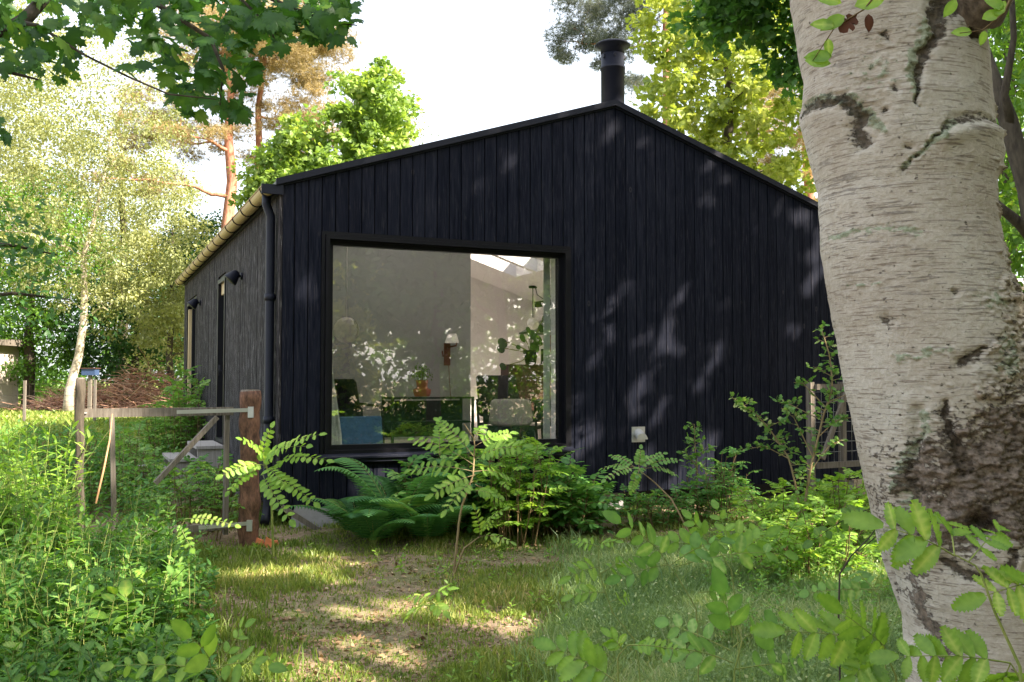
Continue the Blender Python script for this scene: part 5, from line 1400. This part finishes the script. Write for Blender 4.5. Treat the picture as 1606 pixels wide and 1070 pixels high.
# low leafy ground plants along the wall right
bush('low sprawling bush at the foot of the wall right of the vent', 1075, 1190, 9.6, 10.8, [750, 715, 705, 740], 30, 105, 'bush', T_OVAL, .06, .2, 5, .5, group='bushes along the right of the wall')
bush('yellow-green ferny bush below the hawthorn saplings', 1160, 1380, 8.2, 9.8, [770, 755, 745, 745], 50, 106, 'leaf_bright', T_SERR, .065, .26, 6, .5, group='bushes along the right of the wall')
bush('yellow-green leafy plant filling the gap between the hawthorns and the birch', 1150, 1380, 6.6, 8.0, [810, 800, 790, 780], 40, 107, 'leaf_bright', T_SERR, .06, .24, 6, .4, group='bushes along the right of the wall')

bush('low leafy runners along the wall base beneath the vent', 930, 1090, 9.4, 10.6, [775, 765, 770, 770], 26, 114, 'bush', T_OVAL, .06, .2, 4, .6, group='bushes along the right of the wall')
# side vegetation between gate and house wall
bush('leafy green shrub between the gate and the side wall', 225, 330, 15.2, 16.6, [640, 610, 595, 610], 30, 108, 'leaf_fresh', T_SERR, .09, .34, 6, .55)
bush('dark leafy shrub beneath the side steps', 300, 372, 9.9, 10.8, [735, 715, 715, 710], 20, 109, 'bush', T_OVAL, .075, .26, 5, .6)
bush('green shrub seen through the gate, left of the steps', 165, 245, 10.8, 13, [690, 665, 680, 705], 26, 110, 'leaf_fresh', T_OVAL, .085, .28, 4, .6)
bush('green shrub behind the thin left post', 40, 170, 10, 13, [680, 670, 665, 670], 40, 111, 'bush', T_OVAL, .085, .28, 4, .6)
bush('low robinia growth at the foot of the gate brace', 262, 372, 8.9, 9.5, [735, 725, 735, 745], 14, 112, 'leaf_fresh', T_ROUND, .05, .28, 8, .85)
bush('tall feathery green plant against the far side wall', 262, 332, 14.5, 17, [600, 575, 570, 600], 22, 113, 'leaf_fresh', T_SERR, .08, .4, 8, .7)

# --- weeds on the left: mass of leafy stems
def weeds(seed, n, xr, yr, hfun, mat, ll, name, label, cat='weeds', tmpl=T_OVAL, per=13, lean=.16, stem=.0035, whorl=False, spread=.7):
    rg_ = np.random.default_rng(seed); bs, bl = MB(), MB(); Ps, Ds, Ns, Ss, Rs = [], [], [], [], []
    for i in range(n):
        y = rg_.uniform(*yr); x = rg_.uniform(xr(y)[0], xr(y)[1]); h = hfun(x, y) * rg_.uniform(.55, 1.05)
        if h < .05: continue
        z0 = float(gh(x, y)); l = rg_.normal(size=2) * lean * h
        base = rg_.random() * .55; a = rg_.random() * 6.28
        bs.tube([(x, y, z0), (x + l[0] * .4, y + l[1] * .4, z0 + h * .55), (x + l[0], y + l[1], z0 + h)], [stem, stem * .8, stem * .4], 3, False)
        for k in range(per):
            f = .22 + .78 * (k + rg_.random() * .6) / per; a += 2.4
            Ps.append((x + l[0] * f ** 1.5, y + l[1] * f ** 1.5, z0 + h * f)); Ds.append((math.cos(a) * spread, math.sin(a) * spread, .35 + .6 * (f > .9) - .45 * (f < .5)))
            Ns.append((-math.cos(a) * .5, -math.sin(a) * .5, 1)); Ss.append(ll * rg_.uniform(.6, 1.2) * (1.1 - .45 * f)); Rs.append(min(1, base + rg_.random() * .45))
    Ns = np.array(Ns) + rg_.normal(size=(len(Ns), 3)) * .25
    bl.inst(tmpl[0], tmpl[1], frames(np.array(Ds), Ns) * np.array(Ss)[:, None, None], np.array(Ps), np.array(Rs))
    v0, f0, r0 = bl.v, bl.f, bl.r
    o = bl.build(name, M[mat]); tag(o, label, cat, kind='stuff')
    st = bs.build('stem', M['green_stem'], o)
    return o
T_NARROW = oval_t(.13, 5, .04, .25)
def hleft(x, y):
    px = x / y * FPX + CXP
    t_ = float(np.interp(px, [-60, 0, 45, 90, 150, 230, 300, 330], [1.05, 1.0, .92, .74, .68, .62, .45, .25]))
    return t_ * float(np.interp(y, [2.6, 4.5, 7, 8.2], [.45, .85, 1.0, .9])) * float(np.clip(.86 + .75 * vnoise(x * 1.7 + 7, y * 1.7), .35, 1.12))
weeds(310, 70, lambda y: (-.62 * y, -.33 * y), (3.4, 8.0), lambda x, y: hleft(x, y) * .85, 'leaf_mid', .17, 'undergrowth', 'large broad leaves scattered among the lower left weeds', tmpl=T_OVAL, per=10, spread=1.0)
weeds(301, 380, lambda y: (-.62 * y, -.335 * y - .05), (3.4, 8.0), hleft, 'undergrowth', .115, 'undergrowth', 'dense mass of leafy green weeds filling the lower left in front of the gate', tmpl=T_NARROW, per=15)
weeds(302, 500, lambda y: (-.60 * y, -.31 * y), (3.2, 8.2), lambda x, y: hleft(x, y) * .75, 'bush', .085, 'undergrowth', 'darker broad-leaved weeds mixed under the taller ones at lower left', tmpl=T_OVAL, per=12)
weeds(303, 90, lambda y: (-.60 * y, -.46 * y), (6.2, 8.0), lambda x, y: 1.2, 'leaf_bright', .15, 'goldenrod', 'tall sunlit goldenrod stems with long narrow leaves at the left edge', tmpl=T_NARROW, per=22, lean=.08)
weeds(304, 700, lambda y: (-.60 * y, -.36 * y), (9.2, 17.5), lambda x, y: .55, 'bush', .10, 'undergrowth', 'green undergrowth beyond the gate', tmpl=T_OVAL, per=12)
weeds(308, 300, lambda y: (-.62 * y, -.335 * y), (3.3, 8.0), lambda x, y: hleft(x, y) * .95, 'leaf_fresh', .10, 'nettles', 'toothed leafed weeds among the narrow leaved ones at lower left', tmpl=T_SERR, per=14, spread=1.0)
weeds(309, 150, lambda y: (-.62 * y, -.32 * y), (3.3, 7.8), lambda x, y: hleft(x, y) * 1.12, 'undergrowth', .035, 'seed_stalks', 'thin seed stalks standing above the lower left weeds', tmpl=T_LOBED, per=20, lean=.3)
# right foreground low mass
weeds(305, 420, lambda y: (.16 * y, .42 * y), (2.5, 3.7), lambda x, y: .30, 'bush', .07, 'undergrowth', 'shaded low leafy plants along the bottom right in front of the birch', tmpl=T_OVAL, per=12)
weeds(306, 500, lambda y: (.20 * y, .50 * y), (5.0, 9.5), lambda x, y: .22, 'leaf_fresh', .055, 'undergrowth', 'low light green weeds on the ground right of centre', tmpl=T_OVAL, per=10)
weeds(307, 160, lambda y: (-.30 * y, .1 * y), (3.6, 8.6), lambda x, y: .13 if vnoise(x * 1.3, y * 1.3) > .15 else 0, 'leaf_bright', .05, 'undergrowth', 'scattered small seedlings on the open patch of ground', tmpl=T_SERR, per=8)

# --- grass and litter
def blades(seed, n, xr, yr, dens, hh, mat, name, label, w=.0035, clump=.05):
    rg_ = np.random.default_rng(seed)
    per = 14; nc = n // per * 4; lo, hi = xr
    cy = yr[0] * (yr[1] / yr[0]) ** rg_.random(nc); cx = (lo + (hi - lo) * rg_.random(nc)) * cy
    e0, e1 = sstep(lo, lo + .05, cx / cy), sstep(hi, hi - .05, cx / cy)
    keep = rg_.random(nc) < dens(cx, cy) * e0 * e1; cx, cy = cx[keep][:n // per], cy[keep][:n // per]
    k = rg_.integers(4, per * 2 - 4, len(cx)); cx, cy = np.repeat(cx, k), np.repeat(cy, k); m = len(cx)
    sp_ = np.repeat(rg_.uniform(.4, 1.8, len(k)), k) * clump; vig = np.repeat(rg_.uniform(.55, 1.35, len(k)), k)
    x = cx + rg_.normal(size=m) * sp_; y = cy + rg_.normal(size=m) * sp_
    z = gh(x, y); h = hh(x, y) * rg_.uniform(.4, 1.25, m) * vig
    a = rg_.random(m) * 6.28; ln = rg_.uniform(.15, .85, m) * h
    dx, dy = np.cos(a), np.sin(a); s_ = w * rg_.uniform(.6, 1.4, m) * (.5 + y / 8)
    b_ = rg_.random(m) * 6.28; sx, sy = np.cos(b_) * s_, np.sin(b_) * s_
    V = np.stack([np.stack([x - sx, y - sy, z - .005], -1), np.stack([x + sx, y + sy, z - .005], -1),
                  np.stack([x + dx * ln * .35 + sx * .7, y + dy * ln * .35 + sy * .7, z + h * .62], -1), np.stack([x + dx * ln * .35 - sx * .7, y + dy * ln * .35 - sy * .7, z + h * .62], -1),
                  np.stack([x + dx * ln, y + dy * ln, z + h * (1 - .12 * ln / (h + .01))], -1)], 1)
    F = np.array([(0, 1, 2), (0, 2, 3), (3, 2, 4)])[None] + (np.arange(m) * 5)[:, None, None]
    b = MB(); b.raw(V.reshape(-1, 3), F.reshape(-1, 3), np.repeat(np.clip(rg_.random(m) * .7 + .3 * (vnoise(x * 1.5, y * 1.5) + .5), 0, 1), 5))
    return tag(b.build(name, M[mat]), label, 'grass', kind='stuff')
pat = lambda x, y: np.clip(.30 + 1.1 * fbm(x * 1.1 + 5, y * 1.1, 0, 3) + .35, .04, 1)
blades(401, 130000, (-.42, .42), (3.3, 12), lambda x, y: pat(x, y) ** 1.5 * .9, lambda x, y: .026 + .035 * sstep(.5, .9, pat(x, y)), 'grass', 'grass', 'patchy short grass on the open ground before the house')
blades(402, 170000, (.02, .47), (3.0, 8.6), lambda x, y: sstep(.02, .12, x / y + .02 * vnoise(x * 2, y * 2)) * np.where(y > 6.6, .5, 1.0), lambda x, y: .11 + .06 * vnoise(x * 2, y * 2), 'grass_pale', 'wispy_grass', 'pale wispy tall grass right of centre towards the birch', w=.0032, clump=.09)
blades(403, 26000, (-.62, -.22), (3.0, 9), lambda x, y: np.clip(.4 + vnoise(x, y), .1, 1), lambda x, y: .10 + 0 * x, 'grass', 'grass', 'long green grass at the edge of the left weeds', w=.004)
blades(404, 50000, (-.62, -.2), (16, 36), lambda x, y: 1 + 0 * x, lambda x, y: .10 + 0 * x, 'grass', 'lawn_grass', 'sunlit lawn beyond the gate', w=.008, clump=.3)
rg_ = np.random.default_rng(19); m = 90000
y = 3.0 * (8.8 / 3.0) ** rg_.random(m); x = rg_.uniform(.03, .47, m) * y
kp = rg_.random(m) < sstep(.03, .13, x / y + .03 * vnoise(x * 2, y * 2)) * np.clip(.6 + .9 * vnoise(x * 2.1, y * 2.1), .08, 1) * np.where(y > 6.6, .5, 1); x, y = x[kp], y[kp]; m = len(x)
b = MB(); D = rg_.normal(size=(m, 3)) + [0, 0, .3]; N_ = rg_.normal(size=(m, 3)) * .6 + [0, -.3, .8]
b.inst(T_QUAD[0], T_QUAD[1], frames(D, N_) * rg_.uniform(.010, .027, (m, 1, 1)), np.stack([x, y, gh(x, y) + .19 * rg_.random(m) ** 1.3 * (.7 + .5 * vnoise(x * 2, y * 2))], -1), rg_.random(m) ** .8)
tag(b.build('ground_cover', M['grass_pale']), 'fine tiny-leaved ground cover spreading right of centre towards the birch', 'ground cover', kind='stuff')
# leaf litter
rg_ = np.random.default_rng(9); m = 24000
y = 3.2 * (12 / 3.2) ** rg_.random(m); x = rg_.uniform(-.42, .42, m) * y
kp = vnoise(x * .9, y * .9) + rg_.normal(size=m) * .4 > -.25; x, y = x[kp], y[kp]; m = len(x)
b = MB(); D = rg_.normal(size=(m, 3)) * [1, 1, .2]; N_ = rg_.normal(size=(m, 3)) * .35 + [0, 0, 1]
b.inst(T_QUAD[0], T_QUAD[1], frames(D, N_) * rg_.uniform(.012, .055, (m, 1, 1)), np.stack([x, y, gh(x, y) + .012], -1), rg_.random(m))
for k in range(420):
    yy = 3.4 * (11 / 3.4) ** random.random(); xx = random.uniform(-.4, .4) * yy; a = random.uniform(0, 6.28); l = random.uniform(.04, .2); zz = float(gh(xx, yy)) + .012
    b.tube([(xx, yy, zz), (xx + math.cos(a) * l * .5, yy + math.sin(a) * l * .5, zz + .012), (xx + math.cos(a + .3) * l, yy + math.sin(a + .3) * l, zz)], .0022, 3, False, random.random() * .5)
tag(b.build('leaf_litter', M['litter']), 'dry leaves and twigs scattered over the bare patches of ground', 'leaf litter', kind='stuff')

# ------------------------------------------------------------------ foreground shoots (near the camera)
FG = 'shoots in the near foreground'
def fshoot(name, label, root, stem, leaves, tmpl, ll, mat='leaf_fresh', z=3.0, stemmat=None, nrm=(0, -.85, .55), ang=60, sr=.0035, **k):
    lv = []
    for (ax, ay, bx_, by_, pr_, l_) in leaves:
        zz = z + random.uniform(-.12, .12)
        lv.append(dict(A=W(ax, ay, z), B=W(bx_, by_, zz), pairs=pr_, ll=l_ * ll, tmpl=tmpl, nrm=nrm, ang=ang, rr=.0016, jit=.2, **k))
    st = [([root] + [W(x, y, z) for x, y in stem], sr)] if stem else []
    return plant(name, label, 'shoot', root, st, lv, M[mat], stemmat, FG)
random.seed(17)
# rowan shoot in front of the birch
fshoot('rowan_shoot', 'rowan shoot with toothed leaflets in front of the lower birch trunk', G(1640, 1.75), [(1606, 1060), (1560, 960), (1535, 890), (1497, 870)],
       [(1497, 872, 1385, 826, 4, 1.0), (1520, 880, 1570, 832, 5, .55), (1497, 872, 1475, 815, 2, .8)], T_SERR, .078, 'leaf_bright', 1.75)
fshoot('rowan_shoot', 'rowan leaf entering from the right edge low over the birch trunk', G(1700, 1.8), [(1640, 960), (1615, 925)], [(1625, 915, 1545, 935, 4, 1.0), (1625, 915, 1600, 905, 2, .8)], T_SERR, .068, 'leaf_bright', 1.8)
fshoot('rowan_shoot', 'broad rowan leaf along the bottom edge below the birch trunk', G(1620, 1.9), [(1600, 1065), (1585, 1040)], [(1585, 1040, 1410, 1030, 7, 1.0), (1585, 1040, 1560, 1070, 3, 1.0)], T_SERR, .068, 'leaf_bright', 1.9)
fshoot('rowan_shoot', 'large pale rowan leaf at the bottom just left of the birch', G(1430, 2.1), [(1405, 1060), (1385, 1015)], [(1390, 1020, 1230, 990, 6, 1.1), (1390, 1020, 1320, 960, 5, 1.0), (1385, 1015, 1340, 1060, 4, 1.0)], T_SERR, .068, 'leaf_bright', 2.1)
fshoot('rowan_shoot', 'rowan leaf standing at the bottom centre right, left of the oval leaved shoot', G(985, 2.4), [(970, 1068), (968, 1030), (985, 1012)], [(975, 1075, 872, 1018, 5, 1.0), (985, 1012, 1065, 1020, 7, .35), (975, 1018, 960, 1000, 4, .5)], T_SERR, .078, 'leaf_bright', 2.4)
fshoot('rose_shoot', 'wild rose shoot with large oval leaflets, bottom centre right', G(1160, 2.6), [(1150, 1060), (1165, 1000), (1135, 960)],
       [(1148, 1000, 1135, 935, 2, 1.0), (1150, 1015, 1200, 975, 1, 1.1), (1145, 1020, 1050, 980, 3, .8), (1150, 1040, 1030, 1015, 4, .8), (1150, 1050, 1250, 1040, 4, .7)], T_OVAL, .088, 'leaf_fresh', 2.6, ang=50)
fshoot('rose_shoot', 'dark arching rose shoot halfway between the window bush and the birch', G(1090, 3.4), [(1095, 960), (1060, 900), (1048, 885)],
       [(1048, 886, 975, 820, 4, 1.0), (1050, 888, 1130, 850, 4, 1.0), (1055, 890, 1230, 870, 3, 1.0), (1048, 886, 975, 905, 3, .8), (1095, 930, 1135, 925, 2, .7)], T_OVAL, .085, 'leaf_fresh', 3.4, ang=52)
fshoot('rose_shoot', 'pale green rose shoot behind the dark arching one', G(1160, 4.2), [(1150, 900), (1120, 850), (1100, 830)], [(1110, 850, 1085, 815, 3, .8), (1125, 860, 1175, 830, 3, 1.0), (1140, 880, 1200, 840, 3, 1.0), (1120, 860, 1050, 850, 3, 1.0), (1150, 880, 1125, 800, 3, .8)], T_OVAL, .09, 'leaf_bright', 4.2, ang=52)
fshoot('rowan_seedling', 'thin rowan seedling with yellowish tips left of the rose shoots', G(1010, 3.6), [(1000, 1010), (960, 960), (940, 900), (938, 855)],
       [(938, 858, 905, 850, 4, .6), (938, 858, 965, 850, 4, .6), (940, 890, 895, 905, 4, 1.0), (942, 900, 985, 880, 4, .9), (950, 930, 900, 935, 3, 1), (955, 945, 985, 935, 3, .8)], T_SERR, .055, 'leaf_bright', 3.6)
fshoot('robinia_shoot', 'dark hanging robinia leaf left of the birch trunk', G(1312, 3.0), [(1314, 905), (1335, 872), (1365, 842), (1382, 815)], [(1378, 795, 1275, 848, 7, 1.0), (1376, 840, 1318, 895, 1, .01)], T_ROUND, .042, 'leaf_mid', 3.0, M['bark_dark'], ang=75)
fshoot('robinia_shoot', 'pale blue-green robinia leaf beside the birch, above the bottom rowan leaves', G(1400, 3.0), [(1385, 1000), (1378, 930)], [(1378, 925, 1270, 930, 6, 1.0), (1375, 930, 1335, 895, 3, .9)], T_ROUND, .045, 'leaf_fresh', 3.0, ang=75)
fshoot('oval_leaf_shoot', 'oval leaved shoot at the bottom left of centre', G(350, 2.9), [(345, 1065), (330, 1045)], [(330, 1045, 300, 1000, 2, 1.1), (335, 1050, 180, 1045, 4, .7), (340, 1050, 420, 1045, 3, .8), (345, 1050, 385, 985, 2, .5)], T_OVAL, .085, 'leaf_bright', 2.9, ang=50)
fshoot('oval_leaf_shoot', 'small three-leaved shoot right of the bottom left one', G(382, 3.3), [(375, 1020), (374, 992)], [(374, 992, 385, 980, 1, 1.0), (376, 1025, 450, 1045, 3, .9)], T_OVAL, .05, 'leaf_bright', 3.3, ang=60)
fshoot('maple_seedling', 'bright seedling catching the sun on the bare ground near the middle', G(672, 4.6), [(672, 965), (676, 940)], [(676, 940, 700, 925, 3, 1.0), (676, 942, 645, 935, 3, .8), (676, 950, 640, 965, 3, 1.0), (676, 945, 695, 958, 3, .8)], T_OVAL, .07, 'leaf_bright', 4.6, nrm=(0, -.4, .9))
# twig with leaves across the top of the birch
tw = empty('birch_twig', 'twig with bright leaves and two dead brown leaves across the birch trunk top', 'twig', W(1392, -60, 1.7))
o3 = np.array(tw.location)
bs, bl, bd = MB(), MB(), MB()
bs.tube([W(1392, -60, 1.7) - tw.location, W(1375, -10, 1.7) - tw.location, W(1355, 15, 1.7) - tw.location, W(1310, 42, 1.7) - tw.location, W(1275, 95, 1.7) - tw.location], [.0025, .002, .0016, .0012, .0007], 5)
def one(bm_, px, py, z, dx, dz, s_, rnd, tm=T_OVAL, n=(0, -1, .2)):
    bm_.inst(tm[0], tm[1], frames(np.array([[dx, 0, dz]], float), np.array([n], float)) * s_, np.array([tuple(W(px, py, z))]) - o3, np.array([rnd]))
for a_ in ((1340, 10, 1, .3, .06, .6), (1325, 25, -.9, -.5, .05, .5), (1310, 40, -1, .1, .045, .7), (1320, 5, -.8, .3, .055, .6), (1298, 60, .1, -1, .035, .7), (1262, 95, 1, -.05, .05, .5), (1305, 88, -1, .0, .05, .4)):
    one(bl, a_[0], a_[1], 1.7, a_[2], a_[3], a_[4], a_[5])
one(bd, 1345, 22, 1.7, -.7, -.7, .045, .5, T_LOBED); one(bd, 1362, 22, 1.7, 0.05, -1, .033, .3)
bs.build('stem', M['twig'], tw); bl.build('leaves', M['leaf_bright'], tw); bd.build('dead_leaf', M['dead_leaf'], tw)
tw = empty('birch_twig', 'leafy twig at the top right corner beside the dark crotch of the birch', 'twig', W(1600, -40, 1.8))
o3 = np.array(tw.location); bs, bl = MB(), MB()
bs.tube([W(1600, -40, 1.8) - tw.location, W(1575, 20, 1.8) - tw.location, W(1540, 48, 1.8) - tw.location, W(1505, 52, 1.8) - tw.location], [.002, .0018, .0014, .0007], 5)
for a_ in ((1540, 30, 1, .4, .045, .5), (1525, 50, -1, .0, .04, .6), (1545, 48, -.3, -1, .03, .5), (1575, 15, -.8, .6, .05, .4), (1500, 0, -.6, -.8, .04, .5), (1560, 25, .6, .8, .04, .6)):
    one(bl, a_[0], a_[1], 1.8, a_[2], a_[3], a_[4], a_[5])
bs.build('stem', M['twig'], tw); bl.build('leaves', M['leaf_bright'], tw)

# ------------------------------------------------------------------ background garden items
# brushwood heap
rg_ = np.random.default_rng(12); b = MB()
c0 = G(205, 27)
for k in range(2600):
    u = rg_.uniform(-1, 1); v_ = rg_.uniform(-1, 1); x = c0.x + u * 2.6; y = c0.y + v_ * 1.0; hgt = max(0, (1 - abs(u) ** 2.2) * (1 - abs(v_) ** 2)) * 1.15 * (1 + .25 * math.sin(u * 5))
    z = float(gh(x, y)) + rg_.uniform(.0, 1) * hgt; a = rg_.uniform(0, 6.28); l = rg_.uniform(.25, .8); e = rg_.normal() * .25 + .12
    b.tube([(x, y, z), (x + math.cos(a) * l * .5, y + math.sin(a) * l * .5, z + l * e * .6 + .03), (x + math.cos(a) * l, y + math.sin(a) * l, z + l * e)], [.012, .009, .004], 3, False, rg_.random())
tag(b.build('brushwood_heap', M['brush']), 'long heap of pinkish dry brushwood at the back of the lawn', 'brushwood')
# wire fence
t = empty('wire_fence', 'low wire fence with thin posts in front of the brushwood', 'fence', G(180, 21))
o3 = Vector(t.location)
for px in (40, 150, 275):
    p = G(px, 21) - o3; b = MB(); b.beam(p, p + Vector((0, 0, .95)), .05, .05, (1, 0, 0)); b.build('post', M['grey_wood'], t)
b = MB()
for z in (.35, .6, .85):
    b.tube([G(-40, 21, z) - o3, G(300, 21, z) - o3], .0035, 4)
for k in range(40): x = -40 + k * 8.7; b.tube([G(x, 21, .1) - o3, G(x, 21, .85) - o3], .0012, 3)
b.build('wire', M['bark_dark'], t)
t = empty('nest_box', 'dark blue box on a thin post in front of the brushwood', 'box', G(142, 24)); b = MB()
b.beam((0, 0, -.1), (0, 0, 1.0), .08, .08, (1, 0, 0)); b.build('post', M['grey_wood'], t)
b = MB(); b.box(-.17, .17, -.12, .12, 1.0, 1.16); b.build('box', plain('dark_blue_paint', (.03, .06, .14), .6), t)
b = MB(); b.box(-.20, .20, -.15, .15, 1.161, 1.185); b.build('lid', M['dark_timber'], t)
# shed left edge
p = G(-58, 27); p.z -= .05; t = empty('garden_shed', 'pale garden shed with a flat grey roof at the far left edge', 'shed', p)
b = MB(); b.box(-1.2, .55, 0, 2, 0, 1.95); b.build('wall', plain('pale_shed_wall', (.55, .48, .42), .8), t)
b = MB(); b.hexa([(-1.4, -.3, 1.951), (.85, -.3, 1.951), (.85, 2.2, 1.951), (-1.4, 2.2, 1.951), (-1.4, -.3, 2.08), (.85, -.3, 2.08), (.85, 2.2, 2.18), (-1.4, 2.2, 2.18)]); b.build('roof', M['grey_wood'], t)
b = MB(); b.box(-.5, .1, -.02, -.002, .1, 1.7); b.build('door', M['grey_wood'], t)
# white shed right of the birch
p = W(1590, 597, 15.5); p.z = 0; t = empty('white_shed', 'small white boarded shed just right of the birch trunk', 'shed', p, R(5))
b = MB()
for k in range(26): b.box(-.35 + k * .10, -.35 + k * .10 + .094, 0, .02, 2.44, 3.05 + .0, random.random())
b.box(-.35, 2.3, .021, 2.2, 2.44, 3.05); b.build('wall', M['white_shade'], t)
b = MB(); b.box(-.45, 2.5, -.12, 2.3, 2.36, 2.438); b.build('beam', M['white_shade'], t)
b = MB(); b.box(-.38, 2.4, -.05, 2.2, 2.2, 2.355); b.build('base', M['black_paint'], t)
b = MB(); b.box(-.5, 2.5, -.3, 2.4, 3.051, 3.13); b.build('roof', M['white_shade'], t)
for x in (-.25, 1.9):
    for y in (.1, 2.0): b = MB(); b.box(x - .06, x + .06, y - .06, y + .06, -.1, 2.199); b.build('leg', M['pale_wood'], t)
b = MB(); b.box(.18, .62, -.03, -.002, 2.6, 2.95); w_ = b.build('window', M['dark_timber'], t)
b = MB(); b.box(.22, .58, -.036, -.031, 2.63, 2.92); b.build('pane', M['glass'], w_)
